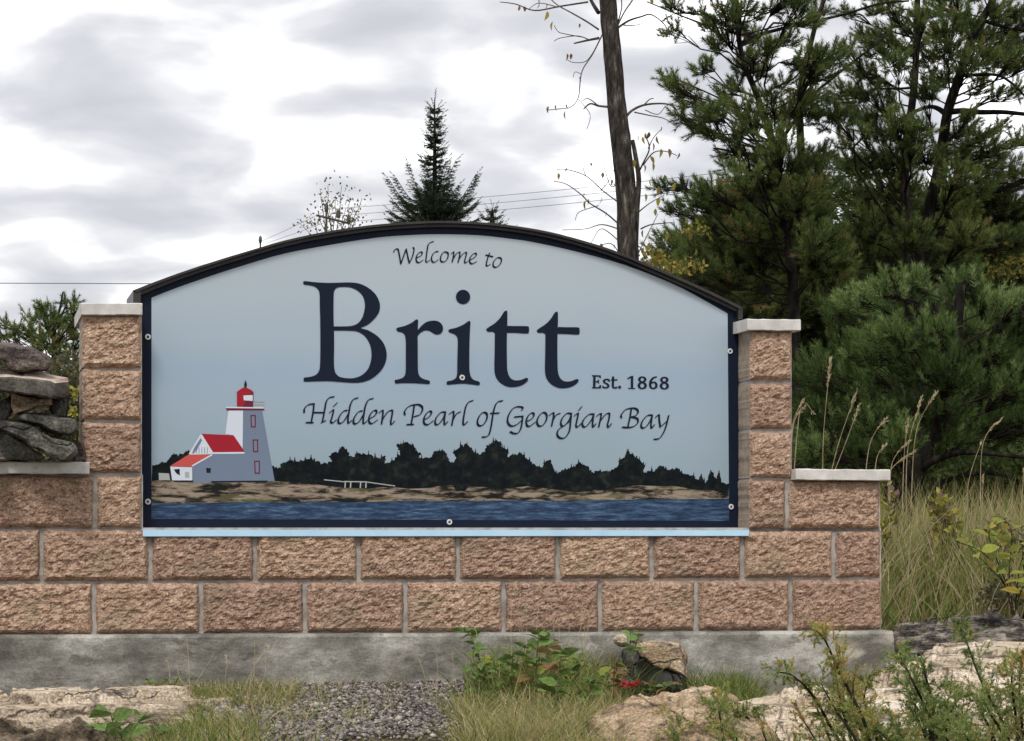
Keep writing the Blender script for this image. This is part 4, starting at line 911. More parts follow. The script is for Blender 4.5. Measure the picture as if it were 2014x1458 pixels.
def conifer(name, label, group, trunk_px, depth, clumps, mn, sh_len=0.095, per=55, nl=0.040, nw=0.0036, dens=2.8, nang=(0.55, 1.2), spread=0.9, tone0=0.42, base_z=None, extra_branches=(), scale=1.0, flat=0.75, up=0.45, trunk_m=m_bark_pine, branch_r=0.009, dz=0.75, cones=0, per_branch=True):
    """trunk_px: (px, py, width px) down the trunk; clumps: (px, py, r px) in the photo, given their own distances around the trunk"""
    tp = [at(x, y, depth) for x, y, w in trunk_px]; tr = [w / FOC * depth / 2 for x, y, w in trunk_px]
    root = thing(name, (tp[-1].x, tp[-1].y, float(gz(tp[-1].x, tp[-1].y))), label, 'tree', group)
    tp.append(Vector((tp[-1].x, tp[-1].y, float(gz(tp[-1].x, tp[-1].y)) - 0.05))); tr.append(tr[-1] * 1.15)
    tpts = spline([tuple(p) for p in tp], 5); trr = np.interp(np.linspace(0, 1, len(tpts)), np.linspace(0, 1, len(tr)), tr)
    obj('trunk', *tube(tpts, trr, 9), trunk_m, root, smooth=True)
    for pts, w0, w1, oy in extra_branches:
        bp = spline([tuple(at(x, y, depth + oy * i / max(1, len(pts) - 1))) for i, (x, y) in enumerate(pts)], 5)
        obj('branch', *tube(bp, np.linspace(w0, w1, len(bp)) / FOC * depth / 2, 6), trunk_m, root, smooth=True)
    fol = Foliage(); tw = MB(); nbr = 0
    for (cx, cy, cr) in clumps:
        Y = depth + R.normal(0, dz * 0.6)
        c = np.array(at(cx, cy, Y)); r = (1.12 if cy < 300 else 1.2) * cr / FOC * depth; sht = R.normal(0, 0.13)
        # foot on the trunk, lower than the clump
        h = np.linalg.norm(tpts[:, [0, 2]] - c[[0, 2]], axis=1)
        hd = np.abs(tpts[:, 0] - c[0]) + abs(Y - depth)
        zt = c[2] - 0.35 * hd.min() - 0.05
        i = int(np.argmin(np.abs(tpts[:, 2] - zt)))
        foot = tpts[i]
        bp = curve_pts(foot, c, sag=R.uniform(-0.08, 0.06), n=6, wob=0.03)
        br = np.linspace(branch_r * scale * (0.6 + 0.5 * min(1.5, np.linalg.norm(c - foot))), branch_r * 0.35 * scale, 6)
        if nbr < 290 and cr > 0:
            obj('branch', *tube(bp, br, 5), m_twig_dark, root); nbr += 1
        out = unit(c - foot)
        ns = max(5, int(dens * (r / 0.115) ** 2 * 11))
        for _ in range(ns):
            e = R.normal(size=3); e = e / np.linalg.norm(e) * (R.random() ** 0.45)
            p = c + e * r * np.array([1, 1.1, flat])
            d = unit(e * spread + out * 0.5 + np.array([0, 0, up]) + R.normal(0, 0.25, 3))
            l = sh_len * R.uniform(0.6, 1.3)
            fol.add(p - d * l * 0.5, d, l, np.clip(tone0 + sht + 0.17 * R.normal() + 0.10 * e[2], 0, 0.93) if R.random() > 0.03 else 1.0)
            s0 = bp[R.integers(3, 6)]
            if np.linalg.norm(s0 - p) < 0.5: tw.add(*tube([s0, (s0 + p) / 2 + R.normal(0, 0.01, 3), p - d * l * 0.4, p + d * l * 0.4], [0.0035, 0.003, 0.0025, 0.0018], 3, False))
    if tw.n:
        o = tw.build('twigs', m_twig_dark, root); o['kind'] = 'stuff'
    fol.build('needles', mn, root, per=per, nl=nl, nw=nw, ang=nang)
    return root

U = lambda L: [(1250 + x / 2.603, y / 2.603, r / 2.603) for x, y, r in L]
UT = lambda L: [(1250 + x / 2.603, y / 2.603, w / 2.603) for x, y, w in L]
U2 = lambda L: [(1250 + x / 2.603, y / 2.603) for x, y in L]
A_ = U([(190, 40, 60), (320, 60, 38), (180, 160, 55), (450, 60, 90), (380, 130, 50), (430, 180, 60), (530, 110, 60), (620, 90, 40), (400, 240, 50), (600, 170, 60), (720, 40, 50), (820, 40, 70), (880, 110, 70), (950, 60, 60), (780, 210, 60), (680, 240, 60), (620, 280, 70), (340, 350, 70), (150, 390, 45), (190, 430, 50), (240, 460, 60), (290, 520, 70), (370, 560, 70), (220, 600, 55), (300, 650, 70), (380, 690, 60), (400, 600, 80), (470, 480, 60), (500, 430, 60), (570, 340, 80), (650, 370, 60), (560, 560, 90), (600, 640, 70), (500, 700, 70), (560, 780, 60), (430, 790, 35), (480, 850, 60), (540, 900, 80), (740, 590, 90), (850, 560, 110), (900, 480, 90), (950, 380, 80), (1030, 290, 90), (930, 280, 80), (850, 320, 80), (760, 430, 60), (700, 480, 60), (740, 720, 100), (680, 830, 100), (820, 860, 110), (640, 950, 90), (560, 1000, 80), (700, 980, 100), (850, 1000, 120), (950, 900, 100), (960, 800, 80), (450, 1060, 100), (370, 960, 65), (230, 960, 50), (130, 960, 45), (190, 1080, 55), (300, 1030, 75), (420, 1170, 120), (560, 1180, 120), (330, 1290, 110), (480, 1330, 130), (640, 1320, 130), (700, 1200, 110), (820, 1180, 120), (900, 1100, 110), (960, 1250, 120), (850, 1350, 130), (1000, 1350, 120), (250, 1400, 80), (420, 1430, 120), (620, 1450, 120), (540, 40, 60), (480, -60, 80), (620, -70, 90), (800, -60, 90), (940, -50, 80), (320, -60, 50)])
B_ = U([(1230, 60, 60), (1300, 30, 60), (1160, 170, 60), (1210, 210, 60), (1280, 170, 60), (1340, 100, 60), (1330, 240, 80), (1400, 150, 60), (1480, 80, 80), (1450, 230, 80), (1330, 330, 70), (1230, 260, 60), (1140, 360, 70), (1230, 400, 70), (1180, 470, 70), (1060, 470, 80), (1100, 560, 100), (1020, 600, 90), (1180, 620, 80), (1280, 560, 80), (1290, 470, 60), (1250, 690, 70), (1350, 620, 70), (1150, 690, 55), (1420, 700, 90), (1060, 720, 50), (1230, 820, 120), (1100, 850, 110), (1340, 830, 110), (1080, 1000, 120), (1230, 980, 120), (1360, 980, 120), (1150, 1150, 120), (1300, 1150, 120), (1100, 1280, 120), (1240, 1320, 130), (1400, 1200, 110), (1200, -50, 80), (1380, -50, 90), (1500, -60, 80), (1080, 60, 50), (1090, 240, 50)])
C_ = U([(1560, 40, 80), (1640, 60, 70), (1600, 150, 90), (1700, 100, 70), (1760, 180, 90), (1850, 60, 80), (1900, 140, 90), (1960, 50, 70), (1960, 210, 80), (1850, 230, 90), (1780, 290, 90), (1700, 330, 60), (1600, 260, 80), (1540, 180, 70), (1500, 300, 80), (1560, 400, 90), (1480, 450, 80), (1510, 500, 50), (1900, 320, 90), (1970, 300, 80), (1780, 400, 50), (1860, 470, 50), (1950, 470, 55), (1750, 470, 50), (1700, 620, 70), (1650, 680, 80), (1780, 700, 80), (1870, 640, 50), (1850, 760, 80), (1960, 720, 50), (1700, 800, 90), (1600, 780, 80), (1800, 850, 90), (1930, 880, 90), (1650, 900, 90), (1480, 650, 70), (1470, 800, 90), (1750, 960, 90), (1880, 1000, 100), (1650, 1060, 100), (1800, 1120, 100), (1950, 1100, 100), (1560, 1180, 110), (1700, 1220, 110), (1850, 1260, 110), (1960, 1220, 100), (1420, 1080, 100), (1500, 1320, 120), (1650, 1370, 100), (2050, 100, 90), (2080, 280, 90), (2060, 700, 90), (2080, 900, 100), (2060, 1100, 100), (1600, -60, 90), (1750, -60, 90), (1900, -70, 90), (2050, -60, 90)])
gp = 'pines beyond the right end of the wall'
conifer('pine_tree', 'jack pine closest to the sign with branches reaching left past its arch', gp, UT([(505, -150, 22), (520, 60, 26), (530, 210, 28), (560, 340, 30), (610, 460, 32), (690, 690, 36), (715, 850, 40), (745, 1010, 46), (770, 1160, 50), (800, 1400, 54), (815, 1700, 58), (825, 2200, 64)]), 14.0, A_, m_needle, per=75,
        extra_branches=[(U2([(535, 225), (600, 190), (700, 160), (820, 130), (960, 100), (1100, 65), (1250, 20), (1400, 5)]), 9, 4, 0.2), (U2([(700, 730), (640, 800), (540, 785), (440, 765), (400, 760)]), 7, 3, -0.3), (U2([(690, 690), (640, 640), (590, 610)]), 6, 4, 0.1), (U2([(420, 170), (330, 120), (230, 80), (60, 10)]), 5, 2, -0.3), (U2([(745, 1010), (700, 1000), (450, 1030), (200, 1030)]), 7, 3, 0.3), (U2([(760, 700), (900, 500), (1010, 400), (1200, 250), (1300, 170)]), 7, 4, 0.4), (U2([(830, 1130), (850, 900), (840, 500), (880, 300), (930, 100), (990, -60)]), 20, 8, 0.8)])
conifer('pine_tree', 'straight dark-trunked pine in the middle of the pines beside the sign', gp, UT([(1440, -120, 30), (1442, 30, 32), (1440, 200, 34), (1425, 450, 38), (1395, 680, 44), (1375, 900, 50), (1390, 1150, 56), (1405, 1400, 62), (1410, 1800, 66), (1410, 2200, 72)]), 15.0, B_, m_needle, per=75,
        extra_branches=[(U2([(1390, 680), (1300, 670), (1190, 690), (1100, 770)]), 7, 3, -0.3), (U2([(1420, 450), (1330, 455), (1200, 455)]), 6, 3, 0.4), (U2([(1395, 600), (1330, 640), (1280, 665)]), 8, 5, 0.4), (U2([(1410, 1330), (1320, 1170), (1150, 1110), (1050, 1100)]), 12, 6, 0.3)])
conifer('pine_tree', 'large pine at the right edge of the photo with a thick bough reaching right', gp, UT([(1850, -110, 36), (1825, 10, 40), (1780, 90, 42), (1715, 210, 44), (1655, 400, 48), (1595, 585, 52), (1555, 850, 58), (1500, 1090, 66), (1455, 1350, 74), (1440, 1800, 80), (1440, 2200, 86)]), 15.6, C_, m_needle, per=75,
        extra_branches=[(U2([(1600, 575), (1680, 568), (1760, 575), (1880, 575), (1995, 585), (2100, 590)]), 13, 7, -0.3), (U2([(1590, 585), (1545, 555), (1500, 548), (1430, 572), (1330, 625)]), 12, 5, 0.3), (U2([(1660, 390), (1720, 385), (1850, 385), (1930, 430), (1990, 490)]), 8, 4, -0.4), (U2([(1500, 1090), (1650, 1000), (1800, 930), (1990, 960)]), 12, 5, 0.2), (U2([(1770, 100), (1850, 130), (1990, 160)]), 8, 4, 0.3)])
# low, bright pine in front, over the tall grass
D_ = [(1650, 620, 34), (1680, 590, 28), (1720, 640, 38), (1740, 570, 36), (1790, 560, 42), (1850, 590, 38), (1900, 560, 42), (1950, 600, 46), (2000, 640, 46), (1700, 690, 42), (1760, 660, 46), (1830, 650, 46), (1900, 650, 46), (1970, 700, 46), (1640, 700, 36), (1600, 740, 46), (1660, 760, 50), (1730, 740, 50), (1800, 730, 50), (1870, 730, 50), (1940, 770, 50), (2000, 760, 46), (1590, 820, 46), (1650, 840, 46), (1720, 820, 46), (1790, 810, 46), (1860, 810, 50), (1930, 850, 46), (1990, 840, 46), (1600, 880, 42), (1680, 890, 38), (1750, 890, 36), (2040, 600, 50), (2060, 720, 50), (2050, 830, 50), (1870, 880, 40), (1640, 790, 40), (1780, 860, 36)]
conifer('pine_tree', 'low bushy young pine with bright green tips above the tall grass', gp, [(1890, 560, 16), (1875, 700, 26), (1850, 820, 34), (1800, 930, 40), (1775, 1020, 44)], 12.2, D_, m_needle2, sh_len=0.12, per=75, nl=0.042, nw=0.0034, tone0=0.52, up=0.8, spread=0.6, dens=2.4,
        extra_branches=[([(1800, 930), (1840, 905), (1900, 890), (2014, 900)], 18, 8, -0.3), ([(1780, 1000), (1850, 950), (1950, 930), (2030, 960)], 14, 6, 0.3), ([(1800, 930), (1740, 900), (1680, 880)], 10, 4, 0.2), ([(1850, 820), (1720, 800), (1640, 760)], 9, 4, -0.3)])
# darker trees behind fill the gaps
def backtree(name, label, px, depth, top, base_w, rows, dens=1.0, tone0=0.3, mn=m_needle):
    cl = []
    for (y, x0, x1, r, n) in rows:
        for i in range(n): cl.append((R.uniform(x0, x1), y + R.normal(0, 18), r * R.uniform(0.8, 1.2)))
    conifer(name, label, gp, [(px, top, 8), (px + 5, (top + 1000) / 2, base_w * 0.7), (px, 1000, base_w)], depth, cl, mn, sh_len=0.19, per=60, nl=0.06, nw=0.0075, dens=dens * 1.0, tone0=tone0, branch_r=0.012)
backtree('pine_tree', 'darker pine behind the one closest to the sign', 1500, 18.5, 330, 26, [(420, 1420, 1640, 50, 14), (500, 1350, 1720, 60, 20), (590, 1340, 1740, 64, 22), (680, 1440, 1740, 64, 16), (770, 1560, 1740, 64, 12), (860, 1560, 1740, 64, 12), (930, 1560, 1740, 60, 8)])
backtree('pine_tree', 'darker pine behind the large one at the right edge', 1880, 19.5, 300, 26, [(440, 1700, 2050, 56, 14), (520, 1680, 2060, 60, 18), (620, 1640, 2060, 64, 20), (720, 1640, 2060, 64, 18), (820, 1640, 2060, 64, 18), (900, 1640, 2060, 60, 18), (970, 1680, 2060, 50, 16)], tone0=0.22)

# leafy scrub: small leaf faces spread through a volume
def scrub(name, label, blobs, depth, m, n, leaf=0.03, tone=(0.2, 0.7), stems=14, cat='shrub', group=None, dz=0.35, lw=0.55):
    c0 = at(blobs[0][0], blobs[0][1], depth)
    root = thing(name, (c0.x, c0.y, float(gz(c0.x, c0.y))), label, cat, group)
    w = np.array([b[2] * b[3] for b in blobs], float); w /= w.sum()
    k = R.choice(len(blobs), n, p=w)
    B = np.array(blobs, float)[k]
    e = R.normal(size=(n, 3)); e = e / np.linalg.norm(e, axis=1)[:, None] * (R.random((n, 1)) ** 0.4)
    # leaves gather on twigs: quantise some towards twig points
    px = B[:, 0] + e[:, 0] * B[:, 2]; py = B[:, 1] + e[:, 2] * B[:, 3]; Y = depth + e[:, 1] * dz
    p = np.stack([(px - PX) / FOC * Y, Y, CAMZ + (PY - py) / FOC * Y], 1)
    nn = np.array([fbm((q[0] * 6, q[1] * 6, q[2] * 6), 3) for q in p[::1]])
    p = p[nn > -0.12]; n = len(p); nn = nn[nn > -0.12]
    a = unit(R.normal(size=(n, 3)) + np.array([0, -0.2, 0.4])); b = unit(np.cross(a, R.normal(size=(n, 3))))
    L = (leaf * R.uniform(0.6, 1.3, n))[:, None]
    V = np.stack([p, p + a * L * 0.5 + b * L * lw * 0.5, p + a * L, p + a * L * 0.5 - b * L * lw * 0.5], 1).reshape(-1, 3)
    F = np.arange(4 * n).reshape(-1, 4)
    t = np.clip(R.uniform(*tone, n) + 0.35 * nn + (R.random(n) < 0.04) * 0.3, 0, 1)
    obj('foliage', V, F, m, root, tone=t, kind='stuff')
    for _ in range(stems):
        q = p[R.integers(n)]
        f = (q[0] + R.normal(0, 0.1), depth + R.normal(0, 0.1), float(gz(q[0], depth)))
        obj('stem', *tube(curve_pts(f, q, 0.05, 6, 0.03), np.linspace(0.007, 0.002, 6), 4), m_twig_dark, root)
    return root
scrub('shrub', 'yellowing broadleaf shrub behind the pines at the right edge', [(1960, 450, 60, 50), (1900, 470, 40, 40), (2010, 500, 60, 60), (1960, 530, 70, 40)], 17.5, m_yscrub, 1500, 0.045, (0.2, 0.9))
scrub('shrub', 'small yellow-leaved shrub just behind the right shoulder of the sign', [(1285, 505, 35, 22), (1370, 455, 28, 22), (1330, 520, 60, 25), (1250, 500, 25, 15)], 13.2, m_yscrub, 520, 0.04, (0.35, 1.0), dz=0.2)
scrub('shrub', 'brownish green scrub behind the stone cairn', [(130, 740, 50, 50), (100, 800, 60, 70), (150, 860, 30, 70), (20, 820, 40, 60), (60, 900, 70, 50), (-60, 760, 90, 80), (0, 730, 60, 40), (230, 800, 60, 80)], 11.0, m_scrub, 42000, 0.028, (0.05, 0.62), dz=0.7)
for i_, (bx, by, lab) in enumerate(((1748, 985, 'yellow-green leafy weed in the tall grass beside the wall end'), (1850, 1000, 'yellow-green leafy weed in the tall grass below the dark boughs'), (1965, 1040, 'yellow-green leafy weed in the tall grass near the right edge'))):
    scrub('leafy_weed', lab, [(bx, by, 24, 30), (bx + 12, by + 30, 26, 30), (bx - 8, by + 55, 22, 30)], 9.9, m_scrub, 520, 0.038, (0.72, 1.0), stems=5, cat='weed', dz=0.12)
scrub('goldenrod', 'yellow-green flowering plant between the cairn and the left pillar', [(152, 775, 11, 14), (146, 812, 10, 10), (155, 840, 12, 22), (158, 870, 8, 18)], 8.6, m_scrub, 420, 0.022, (0.82, 1.0), stems=5, cat='plant', dz=0.06)
def far_wood(x0, x1, n, ytop):
    Y = R.uniform(24, 34, n); px = R.uniform(x0, x1, n); h = np.array([fbm((x * 0.012, 7, y * 0.1), 4) for x, y in zip(px, Y)])
    top = ytop + 60 * h; py = 1062 - (1062 - top) * R.random(n) ** 0.7
    p = np.stack([(px - PX) / FOC * Y, Y, CAMZ + (PY - py) / FOC * Y], 1)
    a = unit(R.normal(size=(n, 3))); b = unit(np.cross(a, R.normal(size=(n, 3)))); L = R.uniform(0.12, 0.3, n)[:, None]
    V = np.stack([p, p + a * L * .5 + b * L * .3, p + a * L, p + a * L * .5 - b * L * .3], 1).reshape(-1, 3)
    obj('far_wood', V, np.arange(4 * n).reshape(-1, 4), m_needle, tone=np.clip(0.3 + 0.2 * R.normal(size=n), 0, 1), kind='stuff')
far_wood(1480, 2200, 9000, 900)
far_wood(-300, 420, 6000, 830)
scrub('shrub', 'dark evergreen undergrowth below the bushy young pine', [(1680, 900, 110, 50), (1800, 930, 120, 50), (1950, 930, 120, 60), (2040, 900, 80, 70), (1850, 980, 150, 40)], 13.6, m_needle, 20000, 0.075, (0.0, 0.35), dz=0.7, lw=0.35)

# pine on the far left, behind the cairn
CL = lambda L: [(x / 4.05, 560 + y / 4.05, r / 4.05) for x, y, r in L]
L_ = CL([(40, 310, 55), (20, 400, 60), (100, 360, 60), (160, 330, 50), (230, 250, 50), (190, 390, 70), (250, 340, 70), (330, 160, 50), (320, 230, 60), (390, 190, 50), (370, 280, 80), (300, 400, 80), (440, 250, 70), (480, 320, 80), (400, 370, 80), (520, 130, 40), (560, 180, 45), (610, 130, 35), (600, 210, 40), (540, 270, 60), (600, 320, 70), (560, 400, 80), (640, 400, 70), (470, 450, 80), (380, 470, 80), (600, 500, 80), (520, 520, 80), (300, 480, 60), (100, 430, 60), (650, 300, 50), (700, 380, 70), (450, 550, 70), (-40, 380, 70), (-60, 450, 80)])
conifer('pine_tree', 'small spreading pine on the skyline behind the stone cairn', 'pines on the left skyline', CL([(500, 60, 10), (480, 180, 20), (440, 320, 30), (430, 450, 36), (430, 700, 44)]), 19.0, L_, m_needle, sh_len=0.13, per=60, nl=0.045, nw=0.0055, dens=1.5, tone0=0.45,
        extra_branches=[(CL and [(x / 4.05, 560 + y / 4.05) for x, y in ((440, 350), (530, 160), (540, 120), (590, 220), (610, 290))], 4, 2, 0.2)])
tp_ = [(x / 4.05, 560 + y / 4.05) for x, y in ((500, 120), (515, 40), (520, -10))]

# spruce behind the sign
def spruce(name, label, px, ytop, depth, tiers, trunk_y, tone0=0.35, group=None):
    base = at(px, 1000, depth); root = thing(name, (base.x, base.y, float(gz(base.x, base.y))), label, 'tree', group)
    top = at(px, ytop, depth); tpts = np.array([tuple(top), tuple(at(px, (ytop + 430) / 2, depth)), tuple(at(px, 440, depth)), (base.x, base.y, float(gz(base.x, base.y)) - .05)])
    obj('trunk', *tube(tpts, [0.004, 0.02, 0.032, 0.06], 7), m_bark_pine, root)
    fol = Foliage()
    for (y, half, n, droop, sweep) in tiers:
        for k in range(n):
            az = 2 * pi * (k + R.random() * 0.7) / n
            L = 0.9 * half / FOC * depth * R.uniform(0.55, 1.15)
            s = np.array(at(px, y + R.normal(0, 4), depth)); d = np.array([math.cos(az), math.sin(az), 0])
            e = s + d * L + np.array([0, 0, -droop * L + sweep * L])
            mid = s + d * L * 0.55 + np.array([0, 0, -droop * L])
            bp = spline([s, mid, e], 4)
            obj('branch', *tube(bp, np.linspace(0.007, 0.002, len(bp)), 4), m_twig_dark, root)
            m_ = max(3, int(L / 0.022))
            for i in range(m_):
                t = (i + 0.5) / m_; q = bp[min(len(bp) - 1, int(t * (len(bp) - 1)))]; q = q + (bp[min(len(bp) - 1, int(t * (len(bp) - 1)) + 1)] - q) * (t * (len(bp) - 1) % 1)
                for sgn in (-1, 1):
                    side = np.array([-d[1], d[0], 0]) * sgn
                    dd = unit(d * 0.8 + side * 0.8 + np.array([0, 0, R.uniform(-0.35, 0.15)]))
                    fol.add(q, dd, min(0.11, L * 0.40 * (1.1 - t) + 0.018) * R.uniform(0.7, 1.2), np.clip(tone0 + 0.2 * R.normal() + 0.2 * (t > .8), 0, 1))
                fol.add(q, unit(d + np.array([0, 0, 0.2])), 0.06, np.clip(tone0 + 0.2 * R.normal(), 0, 1))
            fol.add(e, unit(d + np.array([0, 0, 0.9])), 0.09, 0.85)
    for i in range(12): fol.add(np.array(at(px, ytop + 10 * i, depth)), unit(np.array([R.normal(0, .25), R.normal(0, .25), 1.0])), 0.10, 0.75 if i < 5 else 0.4)
    fol.build('needles', m_spruce, root, per=30, nl=0.022, nw=0.0044, ang=(0.5, 1.1))
spruce('spruce_tree', 'dark pointed spruce rising behind the top of the sign', 855, 192, 20.0, [(222, 11, 5, -0.2, 0.9), (236, 13, 5, -0.1, 0.6), (250, 15, 6, 0.0, 0.5), (264, 16, 6, 0.0, 0.4), (278, 17, 7, 0.1, 0.4), (292, 19, 7, 0.1, 0.4), (306, 21, 8, 0.1, 0.3), (322, 24, 8, 0.1, 0.4), (340, 46, 5, 0.15, 0.9), (356, 30, 6, 0.2, 0.4), (368, 28, 8, 0.2, 0.3), (378, 56, 8, 0.2, 0.5), (384, 92, 10, 0.2, 0.6), (396, 88, 11, 0.25, 0.3), (408, 100, 12, 0.2, 0.3), (420, 92, 12, 0.2, 0.2), (432, 100, 12, 0.2, 0.1), (446, 110, 10, 0.2, 0.15), (470, 118, 8, 0.2, 0.1)], 430)
spruce('spruce_tree', 'tiny spruce tip showing over the sign right of the tall spruce', 968, 408, 24.0, [(420, 12, 4, 0, 0.6), (432, 22, 6, 0.1, 0.4), (446, 34, 7, 0.1, 0.3), (465, 50, 7, 0.1, 0.2)], 440, tone0=0.6)

# bare broadleaf tree
def leaf_mesh(L=0.06, w=0.55, fold=0.25, curl=0.2, m=m_leaf_y, name='leaf'):
    ts = [0, 0.15, 0.4, 0.7, 1.0]; ws = [0.02, 0.6, 1.0, 0.7, 0.0]; V = []; F = []
    for t, k in zip(ts, ws):
        for s in (-1, 0, 1): V.append((s * k * w * L / 2, t * L, -abs(s) * k * fold * L * 0.3 * -1 - curl * L * t * t))
    for i in range(4):
        for j in range(2): a = i * 3 + j; F.append((a, a + 1, a + 4, a + 3))
    return mesh_data(name, V, F, m, True)
LM = {k: leaf_mesh(1.0, w, 0.3, c, m) for k, (w, c, m) in {'y': (0.5, 0.35, m_leaf_y), 'g': (0.5, 0.3, m_leaf_g), 'b': (0.55, 0.5, m_leaf_b), 'r': (0.35, 0.3, m_leaf_red), 'n': (0.32, 0.25, m_leaf_g), 'w': (0.62, 0.25, m_leaf_g), 'yg': (0.6, 0.25, m_leaf_yg)}.items()}
def leaf(root, p, d, L, kind='y'):
    o = bpy.data.objects.new('leaf', LM[kind]); C.objects.link(o); o.parent = root
    o.location = Vector(p) - Vector(root_loc(root))
    q = Vector(d).to_track_quat('Y', 'Z'); o.rotation_euler = (q.to_matrix() @ __import__('mathutils').Matrix.Rotation(R.uniform(-1.2, 1.2), 3, 'Y')).to_euler()
    o.scale = (L, L, L)
    return o
def bare_tree():
    D = 13.0
    pts = [(1170, -480, 24), (1180, -300, 30), (1188, -150, 34), (1195, 0, 37), (1205, 110, 38), (1213, 210, 40), (1223, 300, 42), (1232, 390, 44), (1235, 500, 46), (1238, 700, 50), (1240, 1000, 60)]
    tp = spline([tuple(at(x, y, D)) for x, y, w in pts], 6); tr = np.interp(np.linspace(0, 1, len(tp)), np.linspace(0, 1, len(pts)), [0.93 * w / FOC * D / 2 for x, y, w in pts])
    root = thing('bare_tree', (tp[-1][0], D, float(gz(tp[-1][0], D))), 'nearly bare broadleaf tree with rough grey trunk and a few yellow leaves behind the sign', 'tree')
    V, F = tube(tp, tr, 14)
    V = np.array([v + 0.006 * np.array([fbm((v[0] * 25, v[1] * 25, v[2] * 7), 3), fbm((v[0] * 25 + 5, v[1] * 25, v[2] * 7), 3), 0]) for v in V])
    obj('trunk', V, F, m_bark_grey, root, smooth=True)
    def br(pp, w0, w1, oy=0.0, m=m_twig):
        b = spline([tuple(at(x, y, D + oy * i / max(1, len(pp) - 1))) for i, (x, y) in enumerate(pp)], 5)
        obj('branch', *tube(b, np.linspace(w0, w1, len(b)) / FOC * D / 2, 5), m, root)
        return b
    Q = lambda L: [(560 + x / 2.398, y / 2.398) for x, y in L]
    br(Q([(1650, 1250), (1660, 1000), (1670, 850), (1655, 740), (1640, 660)]), 13, 8, -0.1, m_bark_grey)
    br(Q([(1480, 60), (1455, 20), (1430, -30)]), 9, 6, 0.2, m_bark_grey)
    for L, a, b, o in (([(1430, 10), (1300, 30), (1180, 50), (1090, 20), (1015, 10)], 4, 1.6, -.3), ([(1290, 35), (1200, 15), (1150, 45)], 2, 1.2, -.2), ([(1480, 140), (1420, 100), (1350, 60), (1280, 20), (1220, -40)], 4, 2, .3),
                        ([(1480, 180), (1430, 190), (1365, 205)], 6, 3, .2), ([(1440, 190), (1380, 170), (1300, 180), (1270, 195)], 2.5, 1.2, .3), ([(1400, 175), (1320, 160), (1290, 150), (1270, 120)], 2, 1.2, -.3),
                        ([(1500, 160), (1450, 260), (1410, 320), (1395, 370), (1385, 460), (1350, 505), (1290, 515), (1240, 520)], 3, 1.4, -.3), ([(1460, 240), (1420, 290), (1360, 295), (1330, 280)], 2, 1.2, .2), ([(1400, 350), (1370, 340), (1360, 365)], 1.6, 1, .1),
                        ([(1530, 505), (1480, 500), (1440, 490), (1410, 515)], 5, 2.5, .2), ([(1480, 500), (1430, 465), (1400, 480)], 2.5, 1.2, -.2), ([(1385, 470), (1440, 540), (1425, 610)], 1.6, 1, 0),
                        ([(1560, 140), (1620, 100), (1680, 80), (1730, 70), (1790, 115), (1810, 160)], 5, 1.8, -.3), ([(1565, 130), (1600, 60), (1640, 0), (1660, -50)], 4, 2, .2), ([(1600, 120), (1650, 120), (1690, 110)], 2.5, 1.2, .3), ([(1570, 110), (1590, 30), (1580, -40)], 3, 1.6, -.2),
                        ([(1610, 550), (1640, 520), (1700, 495), (1790, 490), (1840, 510), (1870, 570)], 6, 2, .2), ([(1690, 500), (1720, 470), (1740, 465)], 3, 1.5, .1), ([(1650, 530), (1720, 545), (1790, 560), (1850, 600)], 3, 1.2, -.3), ([(1700, 520), (1760, 540), (1800, 500), (1860, 480)], 2, 1, .3),
                        ([(1660, 830), (1690, 770), (1720, 700), (1700, 640)], 4, 2, -.3), ([(1690, 780), (1740, 720), (1800, 715), (1850, 735)], 3, 1.4, -.2), ([(1715, 700), (1740, 650), (1775, 610)], 2.5, 1.2, .2),
                        ([(1600, 1080), (1520, 1010), (1440, 960), (1400, 920), (1330, 870), (1270, 855)], 3.5, 1.4, -.3), ([(1580, 960), (1500, 900), (1420, 830), (1330, 800), (1285, 800)], 3, 1.3, .3), ([(1420, 830), (1410, 790), (1445, 770)], 2, 1, 0), ([(1590, 850), (1540, 880), (1510, 800), (1500, 770)], 2.4, 1.2, .3), ([(1490, 900), (1530, 850), (1570, 760)], 2, 1, -.2),
                        ([(1600, 1090), (1500, 1060), (1420, 1080), (1310, 1085)], 3, 1.2, -.2), ([(1590, 1150), (1500, 1080), (1460, 1120), (1440, 1160)], 2.5, 1, .2), ([(1580, 1200), (1540, 1150), (1480, 1160)], 2.5, 1.2, -.2), ([(1480, 970), (1390, 1000), (1370, 1040)], 2, 1, .2), ([(1670, 1000), (1720, 960), (1790, 920)], 3, 1.3, .2), ([(1680, 1080), (1730, 1060), (1830, 1050)], 3.5, 1.5, -.2), ([(1650, 1230), (1700, 1130), (1760, 1010)], 3, 1.2, .2)):
        br(Q(L), a, b, o)
